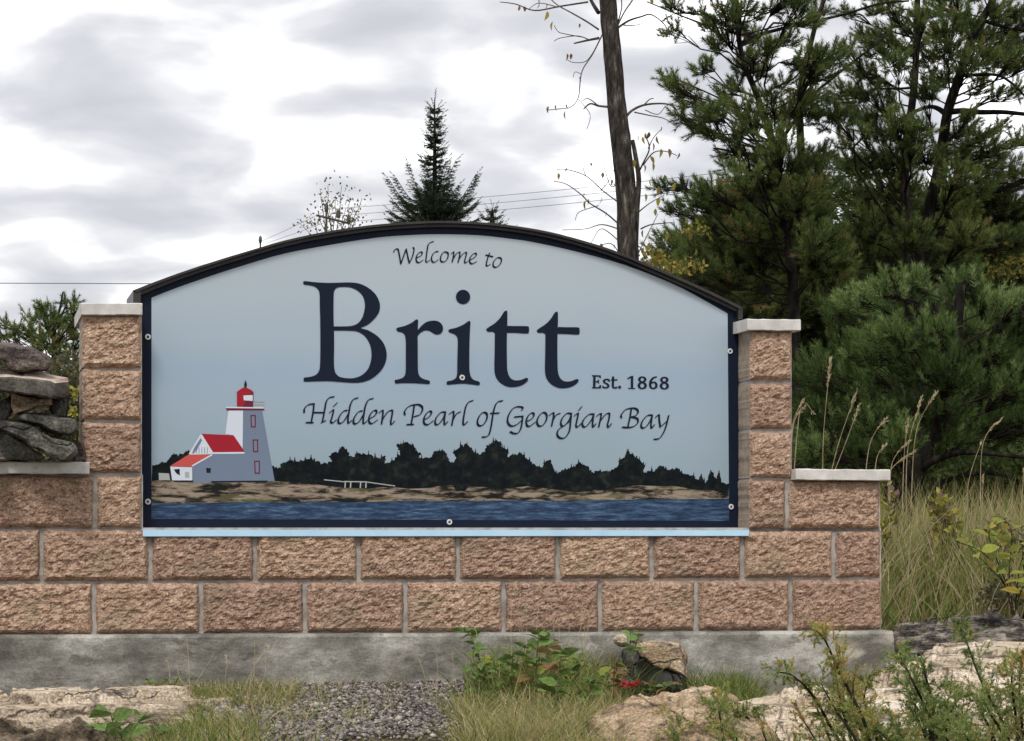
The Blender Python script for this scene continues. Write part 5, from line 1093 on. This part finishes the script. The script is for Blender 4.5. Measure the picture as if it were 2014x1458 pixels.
    lv = [(1240, 75, 52, 'y'), (1265, 120, 45, 'y'), (1105, 40, 30, 'b'), (1130, 42, 30, 'b'), (1200, 25, 30, 'b'), (1235, 28, 30, 'b'), (1195, 5, 28, 'y'), (1330, 270, 40, 'b'), (1350, 265, 30, 'b'), (1395, 370, 24, 'b'), (1390, 120, 22, 'b'), (1245, 515, 34, 'b'), (1280, 510, 34, 'b'), (1328, 500, 26, 'b'), (1325, 540, 44, 'y'), (1290, 830, 34, 'y'), (1328, 800, 20, 'b'), (1410, 920, 30, 'b'), (1420, 965, 48, 'y'), (1430, 950, 30, 'g'), (1495, 945, 38, 'b'), (1500, 825, 32, 'b'), (1540, 860, 36, 'b'), (1490, 1160, 30, 'b'), (1555, 1165, 30, 'b'), (1645, 770, 40, 'y'),
          (1690, 660, 40, 'y'), (1755, 660, 44, 'y'), (1735, 690, 40, 'y'), (1775, 610, 30, 'b'), (1720, 640, 40, 'b'), (1775, 720, 44, 'y'), (1810, 720, 44, 'b'), (1860, 735, 34, 'b'), (1725, 755, 44, 'y'), (1735, 785, 40, 'y'), (1695, 795, 44, 'y'), (1650, 720, 36, 'y'), (1670, 650, 30, 'g'), (1700, 640, 30, 'y'), (1725, 860, 38, 'g'), (1770, 900, 40, 'y'), (1700, 930, 40, 'y'), (1765, 950, 44, 'y'), (1815, 1120, 44, 'y'), (1750, 1000, 38, 'g'), (1610, 880, 40, 'g'), (1640, 930, 36, 'g'), (1650, 1000, 34, 'g'), (1690, 1100, 40, 'g'), (1720, 1160, 40, 'y'), (1560, 870, 30, 'b'), (1840, 880, 40, 'y'), (1790, 840, 36, 'g'), (1445, 775, 20, 'b'), (1520, 1010, 30, 'g'), (1725, 5, 34, 'y')]
    for x, y, s, k in lv:
        X, Yp = 560 + x / 2.398, y / 2.398; L = s / 2.398 / FOC * D
        p = at(X, Yp - s / 2.398 * 0.4, D + R.normal(0, 0.12))
        leaf(root, p, (R.normal(0, 0.35), R.normal(0, 0.3), -1), L * 0.95, k)
bare_tree()

# thin birch sapling and the pole far behind
def sapling():
    D = 26.0; root = thing('birch_sapling', tuple(at(655, 1000, D)), 'thin autumn birch top with small pinkish leaves showing above the left of the arch', 'tree')
    fol = []
    root['_w'] = [float(x) for x in root.location]
    tops = [(645, 365), (660, 385), (672, 365), (690, 392), (700, 400), (712, 390), (625, 415), (608, 425), (590, 440), (630, 375), (680, 410), (705, 425), (650, 400)]
    for i, (x, y) in enumerate(tops):
        b = curve_pts(at(655 + (x - 655) * 0.25, 500, D), at(x, y, D + R.normal(0, 0.3)), 0.03, 7, 0.02)
        obj('branch', *tube(b, np.linspace(0.008, 0.0028, 7), 4), m_twig, root)
        for t in range(34):
            q = b[R.integers(2, 7)] + R.normal(0, 0.07, 3); fol.append(q)
    p = np.array(fol); n = len(p); a = unit(R.normal(size=(n, 3))); bb = unit(np.cross(a, R.normal(size=(n, 3)))); L = 0.045
    V = np.stack([p, p + a * L * .5 + bb * L * .3, p + a * L, p + a * L * .5 - bb * L * .3], 1).reshape(-1, 3)
    obj('foliage', V, np.arange(4 * n).reshape(-1, 4), m_scrub, root, tone=R.uniform(0.55, 0.95, n), kind='stuff')
sapling()
m_pole = mat('weathered_pole_wood', [(0.4, (0.05, 0.045, 0.04)), (0.7, (0.10, 0.09, 0.08))], scale=10, rough=1)
m_wire = mat('wire', (0.12, 0.12, 0.13), rough=0.6)
m_ins = mat('porcelain_insulator', (0.06, 0.075, 0.065), rough=0.3)
def pole(px, py, D, label, arm=True):
    b = at(px, 1060, D); root = thing('utility_pole', (b.x, b.y, float(gz(b.x, b.y))), label, 'utility pole', 'utility poles far behind the sign')
    obj('pole', *tube([(b.x, b.y, float(gz(b.x, b.y)) - 0.05), tuple(at(px, py, D))], [0.07, 0.05], 8), m_pole, root)
    if arm:
        obj('crossarm', *tube([tuple(at(px - 18, py + 8, D - 0.2)), tuple(at(px + 46, py + 24, D + 0.9))], [0.05, 0.05], 4), m_pole, root)
    for dx, dy in ((0, 0), (24, 12), (44, 22)) if arm else ((0, 0),):
        c = at(px + dx, py + dy - 3, D)
        obj('insulator', *tube([c + Vector((0, 0, -0.1)), c + Vector((0, 0, 0.05)), c + Vector((0, 0, 0.2)), c + Vector((0, 0, 0.3))], [0.06, 0.10, 0.09, 0.03], 8), m_ins, root, smooth=True)
    return root
pole(642, 416, 90, 'far utility pole with a crossarm among the birch twigs')
pole(512, 478, 110, 'far utility pole whose pale insulator just clears the arch of the sign', False)
def wire(a, b, Da, Db, label, r=0.016, sag=6):
    pts = [at(a[0] + (b[0] - a[0]) * t, a[1] + (b[1] - a[1]) * t + sag * math.sin(pi * t), Da + (Db - Da) * t) for t in np.linspace(0, 1, 24)]
    obj('power_line', *tube([tuple(p) for p in pts], r, 4), m_wire, label=label, cat='power line', group='power lines across the sky')
wire((642, 412), (1500, 330), 90, 60, 'upper wire running right from the pole behind the dark spruce', 0.009)
wire((668, 424), (1500, 343), 90, 60, 'middle wire running right from the pole behind the dark spruce', 0.009)
wire((688, 436), (1500, 358), 90, 60, 'lowest wire running right from the pole behind the dark spruce', 0.009)
wire((512, 476), (642, 414), 110, 90, 'upper wire dropping left from the pole to the pale insulator', 0.010, 1)
wire((514, 482), (668, 427), 110, 90, 'lower wire dropping left from the pole to the pale insulator', 0.010, 1)
wire((-60, 557), (520, 559), 70, 75, 'single level wire across the sky at the left of the sign', 0.014, 0)
# ================================================================== grass and foreground plants
def blades(name, P, h, tone, w=0.005, lean=0.35, curl=0.5, seg=3, m=None, mask=None):
    """curved ribbons: P (n,3) feet, h (n,) heights, tone (n,)"""
    P = np.asarray(P, float); n = len(P); az = R.uniform(0, 2 * pi, n)
    d = np.stack([np.cos(az), np.sin(az), np.zeros(n)], 1); l = np.abs(R.normal(lean, lean * 0.6, n)); c = R.uniform(0.1, curl, n)
    s = np.stack([-d[:, 1], d[:, 0], np.zeros(n)], 1); tw = R.uniform(-1.2, 1.2, n)[:, None]; s = s * np.cos(tw) + d * np.sin(tw)
    rows = []
    for k in range(seg + 1):
        t = k / seg
        q = P + np.array([0, 0, 1]) * (h * (t - 0.35 * c * t * t * t))[:, None] + d * (h * (l * t + c * t * t * 0.7))[:, None]
        ww = (w * (1 - t) ** 0.7 * 0.5 + 0.0002)
        ww = ww[:, None] if np.ndim(ww) else ww
        rows += [q - s * ww, q + s * ww]
    V = np.stack(rows, 1).reshape(-1, 3); k = 2 * (seg + 1)
    base = (np.arange(n) * k)[:, None, None]
    F = (base + np.array([[2 * i, 2 * i + 1, 2 * i + 3, 2 * i + 2] for i in range(seg)])[None]).reshape(-1, 4)
    return obj(name, V, F, m or m_grass, tone=np.repeat(tone, seg), kind='stuff')
def on_ground(n, px0, px1, Y0, Y1, clump=0.0, cl_n=30):
    px = R.uniform(px0, px1, n); Y = R.uniform(Y0, Y1, n)
    if clump:
        cx = R.uniform(px0, px1, cl_n); cy = R.uniform(Y0, Y1, cl_n); k = R.integers(cl_n, size=n); f = R.random(n) < clump
        px = np.where(f, cx[k] + R.normal(0, 14, n), px); Y = np.where(f, cy[k] + R.normal(0, 0.03, n), Y)
    X = (px - PX) / FOC * Y
    return np.stack([X, Y, gz(X, Y) - 0.01], 1)
# tall grass beyond the right end of the wall
def tall():
    n = 9000
    P = on_ground(n, 1560, 2250, 9.1, 13.2, 0.55, 160)
    k = P[:, 1] > wallY(P[:, 0]) + 0.45; P = P[k]; n = len(P)
    h = R.uniform(0.30, 0.80, n) * (0.65 + 0.35 * (P[:, 1] - 9.0) / 2.5).clip(0.65, 1.1)
    t = np.clip(R.beta(1.3, 1.1, n) * 0.85 + 0.14, 0, 1)
    blades('tall_grass', P, h, t, w=0.0088, lean=0.15, curl=0.36)
    P = on_ground(2600, 1560, 2250, 9.0, 12.5, 0.75, 60); P = P[P[:, 1] > wallY(P[:, 0]) + 0.4]
    blades('broad_grass', P, R.uniform(0.3, 0.62, len(P)), np.clip(0.30 + 0.10 * R.normal(size=len(P)), 0, 1), w=0.014, lean=0.25, curl=0.8)
    P = on_ground(1500, 1560, 2250, 9.0, 11.5, 0.5, 60); P = P[P[:, 1] > wallY(P[:, 0]) + 0.4]
    blades('broken_grass', P, R.uniform(0.3, 0.7, len(P)), np.clip(0.88 + 0.08 * R.normal(size=len(P)), 0, 1), w=0.008, lean=0.5, curl=0.6)
    P = on_ground(4500, 1700, 2200, 8.9, 9.8, 0.5, 60); P = P[P[:, 1] > wallY(P[:, 0]) + 0.25]
    blades('short_grass', P, R.uniform(0.08, 0.24, len(P)), R.beta(2, 3.5, len(P)) * 0.8, w=0.006, lean=0.25, curl=0.6)
tall()
# behind the left part, between wall and scrub
P = on_ground(2500, -200, 330, 8.3, 10.5, 0.5, 50); P = P[P[:, 1] > wallY(P[:, 0]) + 0.5]
blades('tall_grass', P, R.uniform(0.3, 0.75, len(P)), R.beta(2, 2, len(P)) * 0.9, w=0.006, lean=0.15, curl=0.3)

# plume grasses, each tuft a thing
def plume(stalks, depth, label):
    """stalks: (base px, base py, [bend px, py], tip px, py, head length px)"""
    c = at(stalks[0][0], stalks[0][1], depth); root = thing('plume_grass', tuple(c), label, 'grass', 'plume grasses rising behind the right half of the wall')
    root['_w'] = [float(v) for v in c]
    for (x0, y0, x1, y1, x2, y2, hl) in stalks:
        D = depth + R.normal(0, 0.15)
        b = spline([tuple(at(x0, y0, D)), tuple(at(x1, y1, D)), tuple(at(x2, y2, D))], 9)
        obj('stalk', *tube(b, np.linspace(0.0022, 0.0010, len(b)), 4), m_straw, root)
        # seed head: slender spray of spikelets along the tip
        n = int(hl * 1.7); V = []; F = []
        L = np.cumsum(np.r_[0, np.linalg.norm(np.diff(b, axis=0), axis=1)]); tot = L[-1]; hm = hl / FOC * D
        for i in range(n):
            s = tot - hm * R.random() ** 0.9; k = np.searchsorted(L, s).clip(1, len(b) - 1)
            q = b[k - 1] + (b[k] - b[k - 1]) * (s - L[k - 1]) / (L[k] - L[k - 1] + 1e-9); tan = unit(b[k] - b[k - 1])
            u = (tot - s) / hm; d = unit(tan + R.normal(0, 0.28, 3)); a = unit(np.cross(d, R.normal(size=3)))
            l = 0.016 * R.uniform(0.7, 1.3); w = 0.0022; n0 = len(V); q = q + a * 0.004 * math.sin(pi * min(1, u + 0.1)) * R.normal()
            V += [q, q + d * l * .45 + a * w, q + d * l, q + d * l * .45 - a * w]; F.append((n0, n0 + 1, n0 + 2, n0 + 3))
        obj('seed_head', V, F, m_straw, root)
plume([(1618, 960, 1620, 850, 1634, 702, 62)], 9.6, 'tallest upright seed-headed grass stalk close right of the right pillar')
plume([(1628, 960, 1650, 870, 1686, 768, 52), (1628, 960, 1660, 880, 1690, 798, 40)], 9.7, 'pair of grass stalks leaning right above the right cap stone')
plume([(1556, 880, 1560, 830, 1580, 785, 20), (1556, 890, 1562, 830, 1582, 800, 26), (1560, 950, 1575, 800, 1600, 812, 8)], 9.4, 'short grass stalks peeping out from behind the right pillar')
plume([(1700, 960, 1712, 870, 1744, 822, 30), (1718, 960, 1725, 900, 1742, 875, 22)], 9.7, 'thin grass stalk drooping right over the middle of the right cap stone')
plume([(1782, 1010, 1786, 880, 1814, 780, 50), (1792, 1000, 1802, 850, 1842, 772, 42), (1775, 1000, 1778, 900, 1786, 826, 30)], 9.5, 'three tall grass stalks beyond the end of the right cap stone')
plume([(1750, 990, 1755, 910, 1788, 868, 36), (1748, 985, 1752, 925, 1800, 887, 44)], 9.5, 'two nodding pale plumes at the right end of the cap stone')
plume([(1930, 1060, 1932, 880, 1972, 822, 40), (1900, 1060, 1905, 950, 1930, 870, 8)], 9.8, 'nodding plume grass farthest to the right before the bushy pine')
plume([(1925, 1100, 1930, 1020, 1934, 935, 20), (2004, 1090, 2008, 1010, 2014, 925, 24)], 9.6, 'straight dry stalks at the right edge above the tall grass')

# dry foreground grass
def fg(name, n, px0, px1, Y0, Y1, h0, h1, beta=(2.2, 2.0), clump=0.6, cl=40, w=0.0034, lean=0.4, curl=0.9, test=None, off=0.0):
    P = on_ground(n, px0, px1, Y0, Y1, clump, cl)
    P = P[P[:, 1] < wallY(P[:, 0]) - 0.085]
    if test is not None: P = P[test(P)]
    blades(name, P, R.uniform(h0, h1, len(P)), np.clip(R.beta(*beta, len(P)) + off, 0, 1), w=w, lean=lean, curl=curl)
pxy = lambda P: (P[:, 0] / P[:, 1] * FOC + PX, PY - (P[:, 2] - CAMZ) / P[:, 1] * FOC)
def left_patch(P):
    x, y = pxy(P); return (y > np.interp(x, [180, 260, 300, 420, 560, 640], [1440, 1385, 1338, 1345, 1350, 1400])) & (y < 1530)
fg('dry_grass', 2800, 190, 600, 5.6, 7.75, 0.025, 0.09, (1.9, 1.1), 0.65, 90, test=left_patch, lean=0.6, curl=1.2)
fg('dry_grass', 1500, 200, 520, 5.5, 6.5, 0.05, 0.14, (1.6, 2.6), 0.6, 40, test=left_patch)
fg('dry_grass', 5500, 500, 1020, 5.2, 5.8, 0.04, 0.12, (1.5, 1.9), 0.6, 80, w=0.0036, lean=0.5, curl=1.1)
fg('dry_grass', 6500, 900, 1260, 5.4, 6.9, 0.05, 0.16, (1.7, 1.2), 0.6, 70, w=0.0034, lean=0.45, curl=1.0, test=lambda P: pxy(P)[1] > np.interp(pxy(P)[0], [900, 960, 1260], [1400, 1370, 1390]))
fg('dry_grass', 700, 430, 580, 7.0, 7.75, 0.04, 0.10, (2.2, 2.0), 0.7, 12)
fg('dry_grass', 900, 250, 400, 7.0, 7.6, 0.03, 0.09, (1.8, 3.0), 0.8, 10)
fg('green_grass', 1700, 1355, 1500, 7.3, 8.05, 0.07, 0.19, (1.6, 4.0), 0.7, 14, w=0.004, lean=0.3, curl=0.8)
fg('dry_grass', 1300, 1180, 1560, 6.4, 7.9, 0.03, 0.09, (2.2, 2.4), 0.7, 40)
fg('dry_grass', 500, -20, 220, 5.9, 6.3, 0.05, 0.14, (2.6, 1.5), 0.6, 16, lean=0.5)

fg('dry_grass', 700, 430, 1000, 6.0, 7.7, 0.03, 0.12, (1.8, 1.2), 0.75, 34, lean=0.6, curl=1.1)
fg('weed_grass', 260, 900, 1250, 6.8, 7.4, 0.10, 0.26, (1.2, 2.4), 0.7, 24, w=0.006, lean=0.35, curl=0.8)
fg('weed_grass', 1300, 930, 1230, 7.0, 7.75, 0.08, 0.26, (1.4, 2.2), 0.7, 26, w=0.0045, lean=0.35, curl=0.7)
# thin flowering stalks in front of the wall
def stalks(L, depth, label, group=None):
    c = at(L[0][0], L[0][1], depth); root = thing('grass_tuft', tuple(c), label, 'grass', group); root['_w'] = [float(v) for v in c]
    for (x0, y0, x1, y1, x2, y2, hl) in L:
        D = depth + R.normal(0, 0.05)
        b = spline([tuple(at(x0, y0, D)), tuple(at(x1, y1, D)), tuple(at(x2, y2, D))], 8)
        obj('stalk', *tube(b, np.linspace(0.0013, 0.0007, len(b)), 3), m_straw, root)
        V = []; F = []
        for i in range(int(hl * 0.9)):
            k = len(b) - 1 - int(R.integers(0, max(2, min(len(b) - 1, int(hl / 8))))); q = b[k] + (b[k - 1] - b[k]) * R.random()
            d = unit(b[k] - b[k - 1] + R.normal(0, 0.35, 3)); a = unit(np.cross(d, R.normal(size=3))); l = 0.010; w = 0.0011; n0 = len(V)
            V += [q, q + d * l * .5 + a * w, q + d * l, q + d * l * .5 - a * w]; F.append((n0, n0 + 1, n0 + 2, n0 + 3))
        if F: obj('seed_head', V, F, m_straw, root)
stalks([(1010, 1380, 1005, 1250, 1008, 1150, 24), (1030, 1380, 1028, 1250, 1012, 1165, 20), (1050, 1380, 1055, 1240, 1066, 1135, 26), (1060, 1380, 1064, 1290, 1078, 1180, 16), (1085, 1390, 1090, 1260, 1080, 1155, 20), (1100, 1390, 1118, 1260, 1118, 1205, 18), (1110, 1390, 1135, 1270, 1152, 1178, 28), (1120, 1390, 1148, 1280, 1170, 1165, 28), (1090, 1390, 1100, 1280, 1098, 1215, 16), (1035, 1390, 1036, 1280, 1035, 1190, 18), (1130, 1390, 1150, 1290, 1158, 1205, 22), (1075, 1390, 1066, 1290, 1068, 1212, 20), (1140, 1390, 1180, 1290, 1230, 1210, 20), (1045, 1390, 1020, 1270, 1035, 1185, 14), (1145, 1390, 1150, 1250, 1142, 1160, 20)], 7.35, 'tuft of tall straw-coloured stalks rising out of the leafy weeds before the wall')
stalks([(375, 1400, 372, 1320, 368, 1256, 24), (335, 1345, 332, 1310, 328, 1298, 10), (345, 1400, 400, 1320, 420, 1285, 10), (470, 1380, 500, 1310, 528, 1268, 22), (490, 1370, 500, 1310, 545, 1262, 28), (480, 1380, 500, 1320, 500, 1258, 20), (440, 1390, 444, 1330, 446, 1290, 14), (500, 1390, 520, 1330, 522, 1290, 10), (400, 1390, 352, 1330, 354, 1268, 12)], 7.1, 'sparse dry stalks in front of the left half of the footing')
stalks([(905, 1400, 895, 1330, 888, 1280, 12), (850, 1390, 820, 1290, 780, 1305, 8), (858, 1390, 860, 1320, 858, 1260, 10), (930, 1300, 938, 1250, 925, 1222, 12)], 7.2, 'few thin stalks bending over the gravel by the footing')

# leafy weeds
def weed(name, label, stems, depth, kinds, leafL, per, spread=0.35, dz=0.12, cat='weed', stem_m=None, y_from=0.25, droop=0.0):
    x0, y0 = stems[0][0], stems[0][1]; c = at(x0, y0, depth); root = thing(name, tuple(c), label, cat); root['_w'] = [float(v) for v in c]
    for s in stems:
        D = depth + R.normal(0, dz); b = spline([tuple(at(x, y, D)) for x, y in zip(s[0::2], s[1::2])], 6)
        obj('stem', *tube(b, np.linspace(0.0032, 0.0014, len(b)), 5), stem_m or m_twig, root)
        n = len(b)
        for i in range(per):
            t = y_from + (1 - y_from) * (i + R.random() * 0.6) / per; k = min(n - 2, int(t * (n - 1))); q = b[k]; az = i * 2.4 + R.normal(0, 0.4)
            d = np.array([math.cos(az), math.sin(az) * 0.8, R.uniform(-0.15, 0.7) - droop])
            leaf(root, q, d, leafL * R.uniform(0.6, 1.2) * (1.1 - 0.35 * t), kinds[R.integers(len(kinds))])
    return root
m_stem_g = mat('green_stem', (0.10, 0.11, 0.04), rough=0.8); m_stem_r = mat('red_stem', (0.16, 0.035, 0.02), rough=0.7)
weed('leafy_weed', 'clump of leafy green weeds growing by the footing right of the gravel', [(960, 1400, 950, 1320, 925, 1250, 905, 1242), (965, 1400, 958, 1340, 948, 1300), (990, 1400, 985, 1340, 965, 1290), (1000, 1400, 1005, 1330, 1010, 1280), (1020, 1400, 1030, 1320, 1040, 1262), (1050, 1400, 1055, 1310, 1060, 1240), (1070, 1400, 1075, 1300, 1072, 1240), (1090, 1400, 1100, 1320, 1105, 1275), (1110, 1400, 1125, 1330, 1140, 1290), (980, 1400, 975, 1370, 960, 1345), (1140, 1410, 1160, 1360, 1180, 1320), (1165, 1410, 1172, 1350, 1178, 1310), (1030, 1400, 1020, 1360, 1000, 1330), (1075, 1410, 1085, 1370, 1100, 1340)], 7.15, ['g', 'yg', 'n', 'w', 'g', 'n', 'g', 'b'], 0.068, 22, stem_m=m_stem_g, dz=0.2)
weed('leafy_weed', 'young weed with drooping leaves left of the leafy clump at the footing', [(948, 1400, 942, 1330, 930, 1290, 940, 1265), (955, 1390, 935, 1340, 925, 1310)], 7.0, ['n', 'g'], 0.06, 8, stem_m=m_stem_g)
weed('red_stemmed_weed', 'upright red-stemmed weed at the left end of the dark hollow', [(1208, 1420, 1207, 1350, 1210, 1290), (1216, 1400, 1215, 1340, 1212, 1300)], 6.95, ['b', 'g', 'b'], 0.042, 12, stem_m=m_stem_r, y_from=0.5, dz=0.03)
weed('red_leaved_plant', 'small plant with bright red leaves below the red-stemmed weed', [(1236, 1362, 1236, 1352, 1236, 1344)], 6.9, ['r'], 0.05, 7, dz=0.01, stem_m=m_stem_r)
weed('white_leaved_plant', 'pale leaved sprig growing over the small white stone', [(1235, 1290, 1240, 1262, 1240, 1240), (1240, 1290, 1252, 1265, 1256, 1250)], 7.25, ['w', 'g'], 0.05, 6, stem_m=m_stem_g, dz=0.02)
weed('leafy_weed', 'low yellowish leafy weed under the dark hollow', [(1290, 1370, 1280, 1350, 1262, 1340), (1300, 1370, 1310, 1352, 1325, 1345), (1285, 1380, 1285, 1360, 1290, 1345)], 6.95, ['w', 'g', 'b'], 0.045, 7, stem_m=m_stem_g, dz=0.05)
weed('broadleaf_plant', 'low plant with large smooth green leaves at the bottom left', [(240, 1465, 225, 1430, 215, 1395), (250, 1470, 262, 1435, 285, 1405), (240, 1475, 215, 1450, 195, 1425), (262, 1475, 300, 1450, 330, 1440), (250, 1475, 240, 1455, 235, 1430)], 6.1, ['w', 'n', 'w'], 0.10, 3, stem_m=m_stem_g, y_from=0.7, dz=0.05)
weed('clover', 'small weed with pale yellow flowers at the foot of the left footing', [(296, 1355, 294, 1345, 290, 1336), (310, 1358, 318, 1345, 330, 1338), (330, 1358, 345, 1342, 352, 1332)], 7.25, ['w', 'g', 'y'], 0.028, 8, stem_m=m_stem_g, dz=0.03)

# yellowing shrub at the right edge in front of the tall grass
weed('yellowing_shrub', 'branching shrub with large yellow-green leaves at the right edge before the tall grass', [(1992, 1210, 1975, 1150, 1940, 1110, 1905, 1075), (1994, 1210, 1985, 1130, 1990, 1050, 1975, 1020), (1996, 1210, 2005, 1120, 2025, 1060), (1990, 1180, 1960, 1120, 1930, 1085, 1880, 1065), (1985, 1160, 1960, 1100, 1945, 1050, 1960, 1025), (1998, 1200, 2010, 1160, 2040, 1120)], 8.75, ['yg', 'yg', 'w', 'yg', 'y'], 0.085, 9, stem_m=m_twig_dark, y_from=0.35, dz=0.1, cat='shrub')
scrub('shrub', 'fine-leaved green scrub at the right edge over the lichened ledge', [(1990, 1150, 50, 50), (2020, 1100, 40, 70), (1960, 1170, 40, 30), (2050, 1150, 50, 70)], 9.1, m_scrub, 3000, 0.022, (0.1, 0.6), dz=0.2, stems=6)

# junipers in the right foreground
def juniper(label, stems, depth, per_m=85, tone0=0.55, seed=0, tips=0.25, nl=0.0105):
    x0, y0 = stems[0][0], stems[0][1]; c = at(x0, y0, depth); root = thing('juniper', (c.x, c.y, float(gz(c.x, c.y))), label, 'juniper', 'junipers in the right foreground')
    fol = Foliage()
    for s in stems:
        D = depth + R.normal(0, 0.16); pts = [tuple(at(x, y, D + 0.05 * i * R.normal())) for i, (x, y) in enumerate(zip(s[0::2], s[1::2]))]
        b = spline(pts, 8); n = len(b)
        obj('branch', *tube(b, np.linspace(0.006, 0.0016, n), 5), m_twig_dark, root)
        L = np.cumsum(np.r_[0, np.linalg.norm(np.diff(b, axis=0), axis=1)]); tot = L[-1]
        st_t = R.uniform(-0.18, 0.18) + tone0
        m_ = int(tot * per_m * 0.72)
        for i in range(m_):
            u = (i + R.random()) / m_
            if u < 0.12: continue
            k = int(np.searchsorted(L, u * tot).clip(1, n - 1)); q = b[k]; tan = unit(b[k] - b[k - 1])
            e = R.normal(size=3); d = unit(tan * R.uniform(0.5, 1.2) + unit(np.cross(tan, e)) * 0.9 + np.array([0, 0, 0.25]))
            l = R.uniform(0.04, 0.12) * (1.15 - 0.75 * u)
            brown = 1.0 if R.random() < 0.12 else 0
            fol.add(q, d, l, np.clip(st_t + R.normal(0, 0.10) + 0.16 * (u - 0.5) + 0.35 * brown, 0, 1))
            for _ in range(3):
                f = R.random(); d2 = unit(d + R.normal(0, 0.5, 3)); fol.add(q + d * l * f, d2, l * 0.5, np.clip(st_t + R.normal(0, 0.1) + 0.16 * (u - 0.3) + 0.3 * brown, 0, 1))
        fol.add(b[-3], unit(b[-1] - b[-3]), 0.06, min(1, st_t + 0.15))
    fol.build('needles', m_juniper, root, per=26, nl=nl, nw=0.0030, ang=(0.5, 1.2), tfrom=0.0)
juniper('yellow-tipped juniper with drooping plumes in front of the right end of the footing', [(1720, 1520, 1700, 1420, 1650, 1320, 1620, 1255, 1600, 1240), (1730, 1520, 1690, 1420, 1660, 1340, 1650, 1270), (1700, 1530, 1640, 1440, 1600, 1370, 1560, 1330, 1530, 1322), (1680, 1530, 1640, 1470, 1610, 1400, 1590, 1350), (1740, 1520, 1720, 1440, 1700, 1380, 1710, 1330), (1715, 1530, 1680, 1450, 1640, 1390, 1615, 1345), (1760, 1530, 1740, 1470, 1690, 1420, 1660, 1395), (1660, 1540, 1630, 1500, 1600, 1450, 1570, 1400), (1690, 1530, 1670, 1440, 1655, 1390, 1640, 1300), (1700, 1530, 1700, 1460, 1680, 1400, 1678, 1340)], 6.1, tone0=0.70)
juniper('dense green juniper standing against the cream bedrock', [(1840, 1520, 1830, 1420, 1800, 1350, 1775, 1300, 1770, 1280), (1850, 1520, 1850, 1440, 1860, 1390, 1875, 1350), (1835, 1520, 1815, 1420, 1790, 1370, 1780, 1340), (1845, 1520, 1820, 1450, 1800, 1400, 1810, 1350), (1860, 1520, 1860, 1450, 1870, 1400, 1890, 1370), (1830, 1530, 1790, 1470, 1760, 1430, 1750, 1400), (1840, 1530, 1830, 1480, 1830, 1430, 1840, 1390), (1850, 1520, 1835, 1390, 1820, 1330, 1815, 1310)], 6.2, per_m=90, tone0=0.44)
juniper('straggly juniper with brownish shoots at the right edge of the photo', [(1990, 1520, 1980, 1440, 1930, 1340, 1900, 1260, 1885, 1230), (2010, 1520, 2000, 1430, 1990, 1340, 1995, 1300), (2020, 1520, 2010, 1420, 2005, 1340, 2015, 1290), (1980, 1520, 1950, 1440, 1930, 1400, 1920, 1370), (2030, 1520, 2030, 1420, 2040, 1340), (1960, 1520, 1930, 1460, 1900, 1420, 1890, 1390), (2000, 1520, 1970, 1440, 1945, 1400, 1940, 1370), (1985, 1520, 1960, 1480, 1950, 1450, 1955, 1420), (2005, 1530, 2000, 1480, 2000, 1420, 1995, 1380)], 6.3, tone0=0.60)
juniper('low spreading juniper along the bottom right edge', [(1900, 1540, 1880, 1480, 1850, 1440, 1830, 1420), (1800, 1540, 1770, 1490, 1740, 1450, 1720, 1430), (1760, 1540, 1760, 1490, 1770, 1450), (1700, 1540, 1670, 1500, 1640, 1470), (1940, 1540, 1930, 1490, 1900, 1450, 1890, 1430), (1980, 1540, 1980, 1480, 1970, 1440), (1850, 1540, 1880, 1480, 1900, 1460), (2030, 1540, 2020, 1480, 2000, 1440), (1640, 1540, 1600, 1500, 1560, 1470), (1820, 1540, 1810, 1490, 1790, 1450), (1880, 1540, 1860, 1500, 1860, 1460), (1730, 1540, 1710, 1490, 1690, 1455)], 5.8, per_m=100, tone0=0.56)
juniper('thin juniper sprigs poking up in front of the pink boulder', [(1345, 1530, 1335, 1460, 1320, 1415, 1300, 1402), (1342, 1530, 1330, 1470, 1325, 1440), (1425, 1530, 1422, 1450, 1415, 1400, 1412, 1372), (1430, 1530, 1425, 1470, 1420, 1430), (1540, 1530, 1520, 1450, 1485, 1420, 1455, 1405), (1530, 1530, 1520, 1490, 1500, 1440), (1400, 1530, 1440, 1480, 1450, 1450)], 5.9, per_m=75, tone0=0.62)
